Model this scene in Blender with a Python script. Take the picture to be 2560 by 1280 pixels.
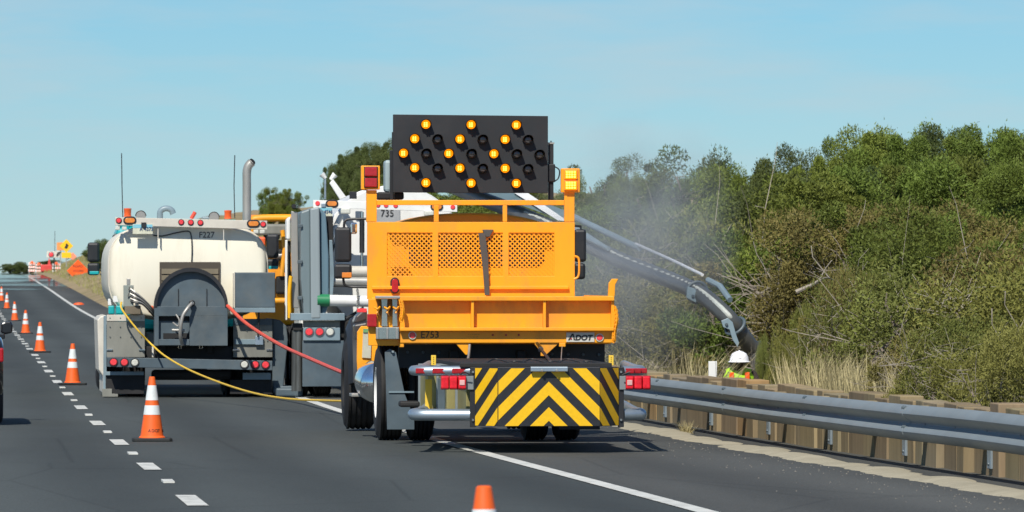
import bpy, bmesh, math, random
import numpy as np
from mathutils import Vector, Matrix
random.seed(7); RNG = np.random.default_rng(11)
for o in list(bpy.data.objects): bpy.data.objects.remove(o)
SC = bpy.context.scene
COL = SC.collection
R = math.radians
# ------------------------------------------------------------------ camera
F = 18500.0; CX = 1280.0; HY = 690.0; CAMZ = 1.744
TH = math.atan(1387.0 / F); ST, CT = math.sin(TH), math.cos(TH)
cam = bpy.data.cameras.new('camera'); camo = bpy.data.objects.new('camera', cam); COL.objects.link(camo)
cam.sensor_width = 36.0; cam.lens = 36.0 * F / 2560.0
cam.shift_y = (HY - 640.0) / 2560.0
cam.clip_start = 1.0; cam.clip_end = 20000.0
camo.location = (0, 0, CAMZ); camo.rotation_euler = (R(90), 0, -TH)
SC.camera = camo
cam.dof.use_dof = True; cam.dof.focus_distance = 74.0; cam.dof.aperture_fstop = 15.0
# ------------------------------------------------------------------ light
SUN = Vector((-0.40, -1.0, 1.14)).normalized()
w = bpy.data.worlds.new('World'); SC.world = w; w.use_nodes = True
nt = w.node_tree; nt.nodes.clear()
sky = nt.nodes.new('ShaderNodeTexSky'); sky.sky_type = 'NISHITA'; sky.sun_disc = False
sky.sun_elevation = math.asin(SUN.z); sky.sun_rotation = math.atan2(SUN.x, SUN.y)
sky.altitude = 1500; sky.air_density = 1.0; sky.dust_density = 0.3; sky.ozone_density = 2.0
bg = nt.nodes.new('ShaderNodeBackground'); out = nt.nodes.new('ShaderNodeOutputWorld')
bg.inputs[1].default_value = 0.085
# the clear air of a dry day: deeper blue a few degrees above the horizon, thin high streaks of cirrus
tc = nt.nodes.new('ShaderNodeTexCoord'); sp = nt.nodes.new('ShaderNodeSeparateXYZ')
nt.links.new(tc.outputs['Generated'], sp.inputs[0])
rp = nt.nodes.new('ShaderNodeValToRGB'); nt.links.new(sp.outputs[2], rp.inputs[0])
els = rp.color_ramp.elements
els[0].position = 0.0; els[0].color = (0.60, 0.83, 1.10, 1)
els[1].position = 0.045; els[1].color = (0.42, 0.77, 1.06, 1)
mx = nt.nodes.new('ShaderNodeMix'); mx.data_type = 'RGBA'; mx.blend_type = 'MULTIPLY'; mx.inputs[0].default_value = 1.0
nt.links.new(sky.outputs[0], mx.inputs[6]); nt.links.new(rp.outputs[0], mx.inputs[7])
mp = nt.nodes.new('ShaderNodeMapping'); mp.inputs['Scale'].default_value = (14, 14, 95); mp.inputs['Rotation'].default_value = (0, R(8), 0)
nt.links.new(tc.outputs['Generated'], mp.inputs[0])
cn = nt.nodes.new('ShaderNodeTexNoise'); cn.inputs['Scale'].default_value = 1.6; cn.inputs['Detail'].default_value = 5; cn.inputs['Roughness'].default_value = .55
nt.links.new(mp.outputs[0], cn.inputs['Vector'])
cr = nt.nodes.new('ShaderNodeValToRGB'); cr.color_ramp.elements[0].position = .42; cr.color_ramp.elements[1].position = .80
cr.color_ramp.elements[1].color = (.6, .6, .6, 1); nt.links.new(cn.outputs[0], cr.inputs[0])
m2 = nt.nodes.new('ShaderNodeMix'); m2.data_type = 'RGBA'
nt.links.new(cr.outputs[0], m2.inputs[0]); nt.links.new(mx.outputs[2], m2.inputs[6]); m2.inputs[7].default_value = (6.3, 7.3, 7.8, 1)
nt.links.new(m2.outputs[2], bg.inputs[0]); nt.links.new(bg.outputs[0], out.inputs[0])
sl = bpy.data.lights.new('sun', 'SUN'); sl.energy = 5.0; sl.angle = R(.53); sl.color = (1, .95, .86)
so = bpy.data.objects.new('sun', sl); COL.objects.link(so)
so.rotation_euler = SUN.to_track_quat('Z', 'Y').to_euler(); so.location = (-30, -40, 60)
SC.view_settings.view_transform = 'Standard'; SC.view_settings.look = 'None'
SC.view_settings.exposure = 0.0; SC.view_settings.gamma = 1.0; SC.view_settings.use_curve_mapping = False
SC.render.engine = 'CYCLES'
SC.cycles.max_bounces = 6; SC.cycles.transparent_max_bounces = 12; SC.cycles.volume_step_rate = 2.0

# ------------------------------------------------------------------ helpers
def s(r, g, b, k=1.0):
    f = lambda c: ((c / 255 + .055) / 1.055) ** 2.4 if c > 10 else c / 255 / 12.92
    return (f(r) * k, f(g) * k, f(b) * k)

def q(px, py, Y):
    """pixel of the photograph -> world X, Z on the plane at distance Y along the road"""
    a = (px - CX) / F; b = (HY - py) / F
    t = Y / (CT - a * ST)
    return t * (ST + a * CT), CAMZ + t * b
def v(px, py, Y):
    X, Z = q(px, py, Y); return Vector((X, Y, Z))

PT = np.array([(-200, .9), (0, .40), (30, .235), (53.8, .12), (78.7, 0), (107.8, -.06), (152.6, .01), (284, .23), (432, 1.14), (555, 1.8), (640, 1.95), (760, 1.6), (1000, -1.0), (1600, -8), (3000, -14), (9000, -20)])
def hermite(xs, ys):
    m = np.zeros(len(xs)); d = np.diff(ys) / np.diff(xs)
    m[0] = d[0]; m[-1] = d[-1]
    m[1:-1] = (d[:-1] + d[1:]) / 2
    def fn(x):
        i = int(np.clip(np.searchsorted(xs, x) - 1, 0, len(xs) - 2)); h = xs[i + 1] - xs[i]; t = (x - xs[i]) / h
        t = min(max(t, 0), 1)
        return (2*t**3-3*t**2+1)*ys[i] + (t**3-2*t**2+t)*h*m[i] + (-2*t**3+3*t**2)*ys[i+1] + (t**3-t**2)*h*m[i+1]
    return fn
zr = hermite(PT[:, 0], PT[:, 1])
NEAR = ([-400, -40, -12, -7.2, 8.8, 9.3, 10.6, 13, 16, 20, 26, 40, 80, 400], [-3, -.6, -.5, 0, -.05, -.3, -.95, -.8, .1, 1.6, 2.7, 3.0, 3.0, 2])
FAR = ([-400, -40, -12, -7.2, 6.3, 7.2, 8.8, 10, 12, 16, 20, 30, 60, 120, 400], [-3, -.6, -.5, 0, 0, .22, .7, 1.2, 2.0, 3.35, 4.5, 4.6, 3.6, 2.5, 2])
def H(X, Y):
    k = min(max((Y - 150) / 130, 0), 1); k = k * k * (3 - 2 * k)
    g = (1 - k) * np.interp(X, *NEAR) + k * np.interp(X, *FAR)
    if Y > 640: g *= max(.25, 1 - (Y - 640) / 900)
    n = 0
    if X > 9.5:
        n = .25 * math.sin(X * .7 + Y * .13) * math.sin(Y * .21 + X * .2) + .12 * math.sin(X * 1.9 + 1) * math.sin(Y * .77)
        n *= min(1, (X - 9.5) / 4)
    return zr(Y) + g + n

# --- materials
MATS = {}
def mat(name, col, rough=.5, metal=0.0, var=.12, vscale=3.0, grime=0.0, gcol=(.12, .09, .06), gscale=1.5, bump=0.0, bscale=40.0, coat=0.0, emit=None, estr=0, rnd=0.0, spec=.5, stretch=(1, 1, 1), coords='Object', trans=0.0):
    if name in MATS: return MATS[name]
    m = bpy.data.materials.new(name); m.use_nodes = True; n = m.node_tree.nodes; l = m.node_tree.links
    b = n['Principled BSDF']; b.inputs['Roughness'].default_value = rough; b.inputs['Metallic'].default_value = metal
    b.inputs['Coat Weight'].default_value = coat; b.inputs['Specular IOR Level'].default_value = spec
    if trans: b.inputs['Transmission Weight'].default_value = trans
    t = n.new('ShaderNodeTexCoord'); mp = n.new('ShaderNodeMapping'); mp.inputs['Scale'].default_value = stretch
    l.new(t.outputs[coords], mp.inputs[0])
    def noise(sc, det=5, ro=.6):
        x = n.new('ShaderNodeTexNoise'); x.inputs['Scale'].default_value = sc; x.inputs['Detail'].default_value = det; x.inputs['Roughness'].default_value = ro
        l.new(mp.outputs[0], x.inputs['Vector']); return x
    def mixc(fac, a, c, bt='MIX'):
        x = n.new('ShaderNodeMix'); x.data_type = 'RGBA'; x.blend_type = bt
        for i, val in ((0, fac), (6, a), (7, c)):
            if hasattr(val, 'is_linked'): l.new(val, x.inputs[i])
            elif i == 0: x.inputs[0].default_value = val
            else: x.inputs[i].default_value = (*val, 1)
        return x.outputs[2]
    lo = tuple(c * (1 - var) for c in col); hi = tuple(min(1, c * (1 + var)) for c in col)
    nz = noise(vscale)
    rg = n.new('ShaderNodeValToRGB'); rg.color_ramp.elements[0].position = .3; rg.color_ramp.elements[1].position = .7
    l.new(nz.outputs[0], rg.inputs[0])
    c = mixc(rg.outputs[0], lo, hi)
    if rnd:
        oi = n.new('ShaderNodeObjectInfo'); hs = n.new('ShaderNodeHueSaturation')
        mr = n.new('ShaderNodeMapRange'); mr.inputs[3].default_value = 1 - rnd; mr.inputs[4].default_value = 1 + rnd
        l.new(oi.outputs['Random'], mr.inputs[0]); l.new(mr.outputs[0], hs.inputs['Value'])
        mh = n.new('ShaderNodeMapRange'); mh.inputs[3].default_value = .5 - rnd * .07; mh.inputs[4].default_value = .5 + rnd * .07
        ml = n.new('ShaderNodeMath'); ml.operation = 'FRACT'; mm = n.new('ShaderNodeMath'); mm.operation = 'MULTIPLY'; mm.inputs[1].default_value = 7.31
        l.new(oi.outputs['Random'], mm.inputs[0]); l.new(mm.outputs[0], ml.inputs[0]); l.new(ml.outputs[0], mh.inputs[0]); l.new(mh.outputs[0], hs.inputs['Hue'])
        l.new(c, hs.inputs['Color']); c = hs.outputs[0]
    if grime:
        g1 = noise(gscale, 7, .7); rr = n.new('ShaderNodeValToRGB'); rr.color_ramp.elements[0].position = .48; rr.color_ramp.elements[1].position = .75
        rr.color_ramp.elements[1].color = (grime, grime, grime, 1); l.new(g1.outputs[0], rr.inputs[0])
        c = mixc(rr.outputs[0], c, gcol)
        ra = n.new('ShaderNodeMapRange'); ra.inputs[3].default_value = rough; ra.inputs[4].default_value = min(1, rough + .35)
        l.new(rr.outputs[0], ra.inputs[0]); l.new(ra.outputs[0], b.inputs['Roughness'])
    l.new(c, b.inputs['Base Color'])
    if bump:
        bn = noise(bscale, 4); bp = n.new('ShaderNodeBump'); bp.inputs['Strength'].default_value = bump; bp.inputs['Distance'].default_value = .02
        l.new(bn.outputs[0], bp.inputs['Height']); l.new(bp.outputs[0], b.inputs['Normal'])
    if emit:
        b.inputs['Emission Color'].default_value = (*emit, 1); b.inputs['Emission Strength'].default_value = estr
    MATS[name] = m; return m

ORANGE = mat('orange_paint', (.95, .37, .008), .45, var=.08, vscale=1.2, grime=.6, gcol=(.40, .18, .06), gscale=1.7, coat=.08, bump=.05, bscale=5, stretch=(1.6, 1.6, .7))
CREAM = mat('cream_paint', (.83, .785, .645), .45, var=.05, vscale=.8, grime=.4, gcol=(.48, .39, .26), gscale=1.6, stretch=(1.8, 1.8, .4))
WHITE = mat('white_paint', (.80, .80, .77), .4, var=.05, grime=.25, gcol=(.35, .3, .24), gscale=2)
BEIGE = mat('aged_white_paint', (.62, .58, .50), .5, var=.07, grime=.35, gcol=(.3, .24, .17), gscale=2)
SLATE = mat('slate_steel', (.075, .105, .125), .5, var=.25, vscale=2.2, grime=.4, gcol=(.16, .155, .13), gscale=1.2, bump=.05, bscale=12)
BLUEGREY = mat('blue_grey_paint', (.20, .27, .305), .4, var=.18, vscale=2, grime=.3, gcol=(.12, .12, .11), gscale=1.4)
GREYFLAP = mat('weathered_grey_sheet', (.22, .22, .19), .65, var=.22, vscale=2.5, grime=.5, gcol=(.09, .085, .07), gscale=1.6, stretch=(1, 1, .35), bump=.06, bscale=10)
RUBBER = mat('black_rubber', (.016, .016, .017), .75, var=.3, grime=.4, gcol=(.05, .045, .04), gscale=3, bump=.1, bscale=30)
BLACK = mat('black_paint', (.016, .017, .020), .5, var=.25, vscale=2, grime=.4, gcol=(.05, .05, .05))
BOARD = mat('matt_black_board', (.017, .019, .023), .62, var=.2, vscale=1.5, grime=.4, gcol=(.045, .045, .047))
UNDER = mat('oily_underframe', (.012, .012, .012), .7, var=.4, grime=.4, gcol=(.035, .03, .026))
CHROME = mat('chrome', (.75, .76, .78), .12, 1.0, var=.05)
ALU = mat('aluminium', (.42, .50, .56), .4, .75, var=.12, grime=.35, gcol=(.25, .27, .28), gscale=2.5)
GALV = mat('galvanised_steel', (.205, .24, .255), .6, .08, var=.1, vscale=1.2, grime=.25, gcol=(.2, .22, .22), gscale=.8, bump=.03, bscale=20)
STEELPIPE = mat('dull_pipe_steel', (.40, .39, .36), .42, .5, var=.15, grime=.35, gcol=(.25, .2, .16))
TEAL = mat('teal_paint', (.01, .38, .40), .35, var=.08, coat=.3)
GLASS = mat('dark_glass', (.012, .014, .016), .08, var=.1, spec=.8)
REDLENS = mat('red_lens', (.38, .010, .016), .2, var=.2, vscale=30, coat=.5)
REDBRIGHT = mat('bright_red_lens', (.85, .06, .07), .25, var=.2, vscale=40, coat=.4)
CLEARLENS = mat('clear_lens', (.62, .62, .55), .2, var=.15, vscale=40, coat=.5)
AMBERLENS = mat('amber_lens', (.75, .24, .04), .3, var=.15, vscale=25, coat=.4)
AMBERON = mat('lit_amber_lamp', (.5, .10, .0), .4, emit=(1.0, .27, .0), estr=1.35, var=.3, vscale=40)
AMBERHOT = mat('lit_amber_core', (.5, .3, .02), .4, emit=(1.0, .68, .10), estr=2.6)
BEACON = mat('orange_beacon', (.85, .13, .03), .35, var=.08, coat=.3)
CHEVY = mat('yellow_reflective', (.86, .50, .008), .38, var=.06, vscale=30, grime=.15, gcol=(.4, .25, .03), gscale=3)
CHEVB = mat('black_reflective', (.022, .023, .026), .42, var=.2, vscale=20)
YELLOW = mat('yellow_tape', (.85, .55, .05), .5, var=.08)
PALEY = mat('yellowed_aluminium', (.34, .30, .12), .45, .35, var=.25, vscale=2)
REDHOSE = mat('red_hose', (.75, .09, .05), .5, var=.12, vscale=8)
YELROPE = mat('yellow_rope', (.78, .50, .05), .6, var=.2, vscale=60)
HOSEGREY = mat('boom_hose_rubber', (.075, .080, .078), .38, var=.2, grime=.3, gcol=(.12, .11, .1))
GREEN = mat('green_cap', (.02, .20, .08), .4, var=.1)
CONEO = mat('cone_orange', (.88, .13, .015), .5, var=.07, vscale=5, grime=.25, gcol=(.25, .06, .02), gscale=6)
CONEW = mat('cone_reflective_white', (.72, .76, .75), .4, var=.06, vscale=8, grime=.3, gcol=(.35, .33, .3), gscale=7)
CONEB = mat('cone_base_rubber', (.022, .024, .024), .7, var=.2)
INK = mat('black_ink', (.02, .02, .02), .6)
DARKINK = mat('brown_ink', (.10, .05, .02), .6)
SIGNO = mat('fluorescent_orange', (1.0, .12, .01), .5, var=.05)
SIGNY = mat('sign_yellow', (.90, .52, .01), .45, var=.05)
SIGNP = mat('faded_pink_orange', (.9, .30, .18), .5)
WOOD = None

def _():pass
# --- mesh builder (everything in world coordinates; the origin of the thing is subtracted on build)
ORG = {}
class MB:
    def __init__(self): self.v = []; self.f = []
    def add(self, vs, fs):
        b = len(self.v); self.v += [tuple(x) for x in vs]; self.f += [tuple(i + b for i in f) for f in fs]; return self
    def box(self, x0, x1, y0, y1, z0, z1):
        vs = [(x, y, z) for z in (z0, z1) for y in (y0, y1) for x in (x0, x1)]
        return self.add(vs, [(0, 2, 3, 1), (4, 5, 7, 6), (0, 1, 5, 4), (2, 6, 7, 3), (0, 4, 6, 2), (1, 3, 7, 5)])
    def pbox(self, p0, p1, r0, r1, Y, dep):
        X0, Z1 = q(p0, r0, Y); X1, Z0 = q(p1, r1, Y)
        return self.box(X0, X1, Y, Y + dep, Z0, Z1)
    def hexa(self, a, b):
        return self.add(list(a) + list(b), [(3, 2, 1, 0), (4, 5, 6, 7)] + [(i, (i + 1) % 4, 4 + (i + 1) % 4, 4 + i) for i in range(4)])
    def prism(self, poly, d):
        n = len(poly); d = Vector(d); a = [Vector(p) for p in poly]; bb = [p + d for p in a]
        return self.add(a + bb, [tuple(range(n - 1, -1, -1)), tuple(range(n, 2 * n))] + [(i, (i + 1) % n, n + (i + 1) % n, n + i) for i in range(n)])
    def pprism(self, pts, Y, dep):
        return self.prism([v(a, b, Y) for a, b in pts], (0, dep, 0))
    def plate(self, pxs, pys, holes, Y, dep):
        """one connected plate with rectangular holes; cuts in photo pixels on the plane Y"""
        xs = [q(p, 600, Y)[0] for p in pxs]; zs = [q(CX, p, Y)[1] for p in pys]; nx, nz = len(xs), len(zs)
        vs = [(x, Y, z) for z in zs for x in xs] + [(x, Y + dep, z) for z in zs for x in xs]; o = nx*nz; fs = []
        solid = lambda i, j: 0 <= i < nx-1 and 0 <= j < nz-1 and (i, j) not in holes
        for j in range(nz-1):
            for i in range(nx-1):
                if not solid(i, j): continue
                a, b, c, d = j*nx+i, j*nx+i+1, (j+1)*nx+i+1, (j+1)*nx+i
                fs += [(d, c, b, a), (a+o, b+o, c+o, d+o)]
                for (di, dj), (e, f) in (((0, -1), (a, b)), ((1, 0), (b, c)), ((0, 1), (c, d)), ((-1, 0), (d, a))):
                    if not solid(i+di, j+dj): fs.append((e, f, f+o, e+o))
        return self.add(vs, fs)
    def tube(self, path, r, n=10, cap=True, closed=False):
        P = [Vector(p) for p in path]; m = len(P)
        rs = r if isinstance(r, (list, tuple)) else [r] * m
        T = []
        for i in range(m):
            a = P[(i - 1) % m] if closed else P[max(i - 1, 0)]; b = P[(i + 1) % m] if closed else P[min(i + 1, m - 1)]
            T.append((b - a).normalized())
        up = Vector((0, 0, 1)) if abs(T[0].z) < .9 else Vector((1, 0, 0))
        N = T[0].cross(up).normalized(); vs = []
        for i in range(m):
            if i: N = (N - T[i] * N.dot(T[i])).normalized()
            Bn = T[i].cross(N)
            for k in range(n):
                an = 2 * math.pi * k / n; vs.append(P[i] + (N * math.cos(an) + Bn * math.sin(an)) * rs[i])
        fs = []
        for i in range(m if closed else m - 1):
            j = (i + 1) % m
            for k in range(n): fs.append((i * n + k, i * n + (k + 1) % n, j * n + (k + 1) % n, j * n + k))
        if cap and not closed: fs += [tuple(range(n - 1, -1, -1)), tuple(range((m - 1) * n, m * n))]
        return self.add(vs, fs)
    def lathe(self, c, ax, prof, n=32, closed=False):
        """prof: (distance along axis, radius)"""
        c = Vector(c); ax = Vector(ax).normalized(); up = Vector((0, 0, 1)) if abs(ax.z) < .9 else Vector((1, 0, 0))
        N = ax.cross(up).normalized(); B2 = ax.cross(N); vs = []; fs = []; m = len(prof)
        for h, r in prof:
            for k in range(n):
                an = 2 * math.pi * k / n; vs.append(c + ax * h + (N * math.cos(an) + B2 * math.sin(an)) * max(r, 1e-4))
        for i in range(m - 1):
            for k in range(n): fs.append((i * n + k, (i + 1) * n + k, (i + 1) * n + (k + 1) % n, i * n + (k + 1) % n))
        if not closed: fs += [tuple(range(n)), tuple(range(m * n - 1, (m - 1) * n - 1, -1))]
        return self.add(vs, fs)
    def build(self, name, m, parent=None, org=None, label=None, cat=None, group=None, kind=None, bev=0.0, smooth=False):
        if parent is not None: o0 = ORG[parent.name]
        else: o0 = Vector(org) if org is not None else Vector((0, 0, 0))
        me = bpy.data.meshes.new(name)
        if o0.length: vs = [(a - o0.x, b - o0.y, c - o0.z) for a, b, c in self.v]
        else: vs = self.v
        me.from_pydata(vs, [], self.f); me.update()
        if smooth:
            me.polygons.foreach_set('use_smooth', [True] * len(me.polygons))
            try: me.set_sharp_from_angle(angle=R(38))
            except Exception: pass
        o = bpy.data.objects.new(name, me); COL.objects.link(o); o.data.materials.append(m)
        if parent is not None: o.parent = parent
        else: o.location = o0
        ORG[o.name] = o0
        if bev:
            bv = o.modifiers.new('bevel', 'BEVEL'); bv.width = bev; bv.segments = 2; bv.limit_method = 'ANGLE'; bv.angle_limit = R(40)
        tag(o, label, cat, group, kind); return o
def tag(o, label=None, cat=None, group=None, kind=None):
    for k, x in (('label', label), ('category', cat), ('group', group), ('kind', kind)):
        if x: o[k] = x
    return o
def thing(name, loc, label, cat, group=None):
    o = bpy.data.objects.new(name, None); COL.objects.link(o); o.location = loc; o.empty_display_size = .3
    ORG[o.name] = Vector(loc); return tag(o, label, cat, group)
def copy_tree(o, parent=None):
    c = o.copy(); COL.objects.link(c); c.parent = parent; ORG[c.name] = ORG[o.name]
    for ch in o.children: copy_tree(ch, c)
    return c
def text(st, loc, size, m, parent, name, extrude=.002, shear=0.0, sx=1.0, bold=0.0, label=None):
    cu = bpy.data.curves.new('lettering', 'FONT'); cu.body = st; cu.size = size; cu.extrude = extrude; cu.shear = shear; cu.offset = bold; cu.resolution_u = 3
    ob = bpy.data.objects.new('lettering', cu); me = bpy.data.meshes.new_from_object(ob)
    bpy.data.objects.remove(ob); bpy.data.curves.remove(cu)
    o0 = ORG[parent.name]
    M = Matrix.Translation(Vector(loc) - o0) @ Matrix.Rotation(R(90), 4, 'X') @ Matrix.Diagonal((sx, 1, 1, 1))
    me.transform(M); me.name = name
    o = bpy.data.objects.new(name, me); COL.objects.link(o); me.materials.clear(); me.materials.append(m); o.parent = parent; ORG[o.name] = o0
    if label: o['label'] = label
    return o
def disc(px, py, rp, Y, dep, m, name, parent, n=20, rim=None, rimname='bezel'):
    c = v(px, py, Y); r = rp * Y / F
    o = MB().lathe(c, (0, -1, 0), [(-dep, r), (dep * .5, r), (dep, r * .8)], n).build(name, m, parent, smooth=True)
    if rim:
        MB().lathe(c, (0, -1, 0), [(-dep, r * 1.02), (-dep, r * 1.3), (dep * .6, r * 1.3), (dep * .7, r * 1.03)], n, True).build(rimname, rim, o, smooth=True)
    return o
def oval(px0, px1, py0, py1, Y, dep, m, name, parent, n=10, rim=None):
    X0, Z1 = q(px0, py0, Y); X1, Z0 = q(px1, py1, Y)
    def ring(gx):
        a0, a1, b0, b1 = X0 - gx, X1 + gx, Z0 - gx, Z1 + gx; wd, h = a1 - a0, b1 - b0; r = min(wd, h) / 2; pts = []
        cs = [((a1 - r), (b1 - r), 0), ((a0 + r), (b1 - r), 90), ((a0 + r), (b0 + r), 180), ((a1 - r), (b0 + r), 270)]
        for cx, cz, a in cs:
            for k in range(n): an = R(a + 90 * k / (n - 1)); pts.append((cx + r * math.cos(an), Y, cz + r * math.sin(an)))
        return pts
    o = MB().prism(ring(0), (0, -dep, 0)).build(name, m, parent, bev=.004)
    if rim: MB().prism(ring((X1 - X0) * .12 + .006), (0, -dep * .5, 0)).build('bezel', rim, o, bev=.003)
    return o
def wheel(parent, xc, Y, zc, r, wd, side=-1, rimm=None):
    """side = -1: outer face towards -X"""
    pr = [(-wd/2, r*.56), (-wd/2 - .012, r*.72), (-wd/2 + .004, r*.90), (-wd/2 + .03, r*.975)]
    for i in range(5):
        a = -wd/2 + .05 + i * (wd - .1) / 4
        pr += [(a - .018, r), (a + .008, r), (a + .012, r - .014), (a + .02, r - .014)] if i < 4 else [(a, r)]
    pr += [(wd/2 - .03, r*.975), (wd/2 - .004, r*.90), (wd/2 + .012, r*.72), (wd/2, r*.56)]
    rim = MB().lathe((xc, Y, zc), (side, 0, 0), [(-wd/2, r*.3), (-wd/2, r*.57), (wd/2 - .02, r*.57), (wd/2 + .004, r*.53), (wd/2 - .05, r*.47), (wd/2 - .12, r*.40), (wd/2 - .12, r*.22), (wd/2 - .02, r*.18), (wd/2 - .01, .02)], 28).build('wheel', rimm or WHITE, parent, smooth=True)
    MB().lathe((xc, Y, zc), (1, 0, 0), pr, 40, True).build('tyre', RUBBER, rim, smooth=True)
    return rim
def clip(poly, nx, nz, c):
    """keep nx*x+nz*z <= c"""
    o = []
    for i in range(len(poly)):
        a, b = poly[i], poly[(i + 1) % len(poly)]
        da, db = nx*a[0] + nz*a[1] - c, nx*b[0] + nz*b[1] - c
        if da <= 0: o.append(a)
        if (da < 0 < db) or (db < 0 < da):
            t = da / (da - db); o.append((a[0] + (b[0]-a[0])*t, a[1] + (b[1]-a[1])*t))
    return o
def smoothpath(pts, n=6):
    P = [Vector(p) for p in pts]; P = [P[0] * 2 - P[1]] + P + [P[-1] * 2 - P[-2]]; o = []
    for i in range(1, len(P) - 2):
        for k in range(n):
            t = k / n; o.append(.5 * ((2*P[i]) + (P[i+1]-P[i-1])*t + (2*P[i-1]-5*P[i]+4*P[i+1]-P[i+2])*t*t + (3*P[i]-P[i-1]-3*P[i+1]+P[i+2])*t**3))
    o.append(P[-2]); return o

# ------------------------------------------------------------------ ground, road, markings
SOIL = mat('dry_hillside', (.30, .235, .14), .95, var=.30, vscale=.35, grime=.7, gcol=(.16, .15, .06), gscale=.12, bump=.6, bscale=6, spec=.1)
ASPH = mat('asphalt', (.060, .068, .066), .82, var=.24, vscale=.25, stretch=(1, .12, 1), spec=.25)
def asphalt_detail():
    m = ASPH; n = m.node_tree.nodes; l = m.node_tree.links; b = n['Principled BSDF']
    t = n.new('ShaderNodeTexCoord'); z = n.new('ShaderNodeTexNoise'); z.inputs['Scale'].default_value = 55; z.inputs['Detail'].default_value = 3; l.new(t.outputs['Object'], z.inputs['Vector'])
    vz = n.new('ShaderNodeTexVoronoi'); vz.inputs['Scale'].default_value = 16; l.new(t.outputs['Object'], vz.inputs['Vector'])
    r = n.new('ShaderNodeValToRGB'); r.color_ramp.elements[0].position = 0; r.color_ramp.elements[0].color = (4, 4, 4, 1); r.color_ramp.elements[1].position = .07; r.color_ramp.elements[1].color = (1, 1, 1, 1)
    l.new(vz.outputs['Distance'], r.inputs[0])
    # light chips lie only on the shoulder (X > 5.2)
    spx = n.new('ShaderNodeSeparateXYZ'); l.new(t.outputs['Object'], spx.inputs[0])
    mr = n.new('ShaderNodeMapRange'); mr.inputs[1].default_value = 5.0; mr.inputs[2].default_value = 7.6; l.new(spx.outputs[0], mr.inputs[0])
    zz = n.new('ShaderNodeTexNoise'); zz.inputs['Scale'].default_value = 1.1; zz.inputs['Detail'].default_value = 4; l.new(t.outputs['Object'], zz.inputs['Vector'])
    gt = n.new('ShaderNodeMath'); gt.operation = 'MULTIPLY'; l.new(mr.outputs[0], gt.inputs[0])
    zr_ = n.new('ShaderNodeMapRange'); zr_.inputs[1].default_value = .45; zr_.inputs[2].default_value = .62; l.new(zz.outputs[0], zr_.inputs[0]); l.new(zr_.outputs[0], gt.inputs[1])
    src = b.inputs['Base Color'].links[0].from_socket
    x = n.new('ShaderNodeMix'); x.data_type = 'RGBA'; x.blend_type = 'MULTIPLY'; l.new(gt.outputs[0], x.inputs[0]); l.new(src, x.inputs[6]); l.new(r.outputs[0], x.inputs[7])
    # speckle of aggregate and warmer, lighter shoulder mix
    sp2 = n.new('ShaderNodeMapRange'); sp2.inputs[1].default_value = .35; sp2.inputs[2].default_value = .65; sp2.inputs[3].default_value = .72; sp2.inputs[4].default_value = 1.28; l.new(z.outputs[0], sp2.inputs[0])
    y = n.new('ShaderNodeVectorMath'); y.operation = 'SCALE'; l.new(x.outputs[2], y.inputs[0]); l.new(sp2.outputs[0], y.inputs['Scale'])
    sh = n.new('ShaderNodeMapRange'); sh.inputs[1].default_value = 5.10; sh.inputs[2].default_value = 5.25; l.new(spx.outputs[0], sh.inputs[0])
    wv = n.new('ShaderNodeMix'); wv.data_type = 'RGBA'; wv.blend_type = 'MULTIPLY'; l.new(sh.outputs[0], wv.inputs[0]); l.new(y.outputs[0], wv.inputs[6]); wv.inputs[7].default_value = (1.22, 1.10, 1.05, 1)
    # wheel paths worn a little paler, oil strip in lane centres
    wx = n.new('ShaderNodeMath'); wx.operation = 'SINE'; ms = n.new('ShaderNodeMath'); ms.operation = 'MULTIPLY_ADD'; ms.inputs[1].default_value = 3.72; ms.inputs[2].default_value = .4
    l.new(spx.outputs[0], ms.inputs[0]); l.new(ms.outputs[0], wx.inputs[0])
    wr = n.new('ShaderNodeMapRange'); wr.inputs[1].default_value = -1; wr.inputs[2].default_value = 1; wr.inputs[3].default_value = .86; wr.inputs[4].default_value = 1.14; l.new(wx.outputs[0], wr.inputs[0])
    ws = n.new('ShaderNodeVectorMath'); ws.operation = 'SCALE'; l.new(wv.outputs[2], ws.inputs[0]); l.new(wr.outputs[0], ws.inputs['Scale'])
    # long dark sealed cracks across and along the lane
    mpc = n.new('ShaderNodeMapping'); mpc.inputs['Scale'].default_value = (.35, .10, 1); l.new(t.outputs['Object'], mpc.inputs[0])
    vc = n.new('ShaderNodeTexVoronoi'); vc.feature = 'DISTANCE_TO_EDGE'; vc.inputs['Scale'].default_value = 1.0; l.new(mpc.outputs[0], vc.inputs['Vector'])
    rc = n.new('ShaderNodeMapRange'); rc.inputs[1].default_value = .0; rc.inputs[2].default_value = .010; rc.inputs[3].default_value = .80; rc.inputs[4].default_value = 1; l.new(vc.outputs[0], rc.inputs[0])
    wc = n.new('ShaderNodeVectorMath'); wc.operation = 'SCALE'; l.new(ws.outputs[0], wc.inputs[0]); l.new(rc.outputs[0], wc.inputs['Scale'])
    l.new(wc.outputs[0], b.inputs['Base Color'])
    bp = n.new('ShaderNodeBump'); bp.inputs['Strength'].default_value = .35; bp.inputs['Distance'].default_value = .01; l.new(z.outputs[0], bp.inputs['Height']); l.new(bp.outputs[0], b.inputs['Normal'])
asphalt_detail()
PAINT = mat('road_paint', (.66, .66, .61), .6, var=.1, vscale=4, grime=.8, gcol=(.12, .12, .11), gscale=5)
SAND = mat('pale_sand', (.37, .335, .25), .95, var=.12, vscale=3, grime=.35, gcol=(.25, .22, .16), gscale=5, bump=.5, bscale=25, spec=.1)

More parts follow.
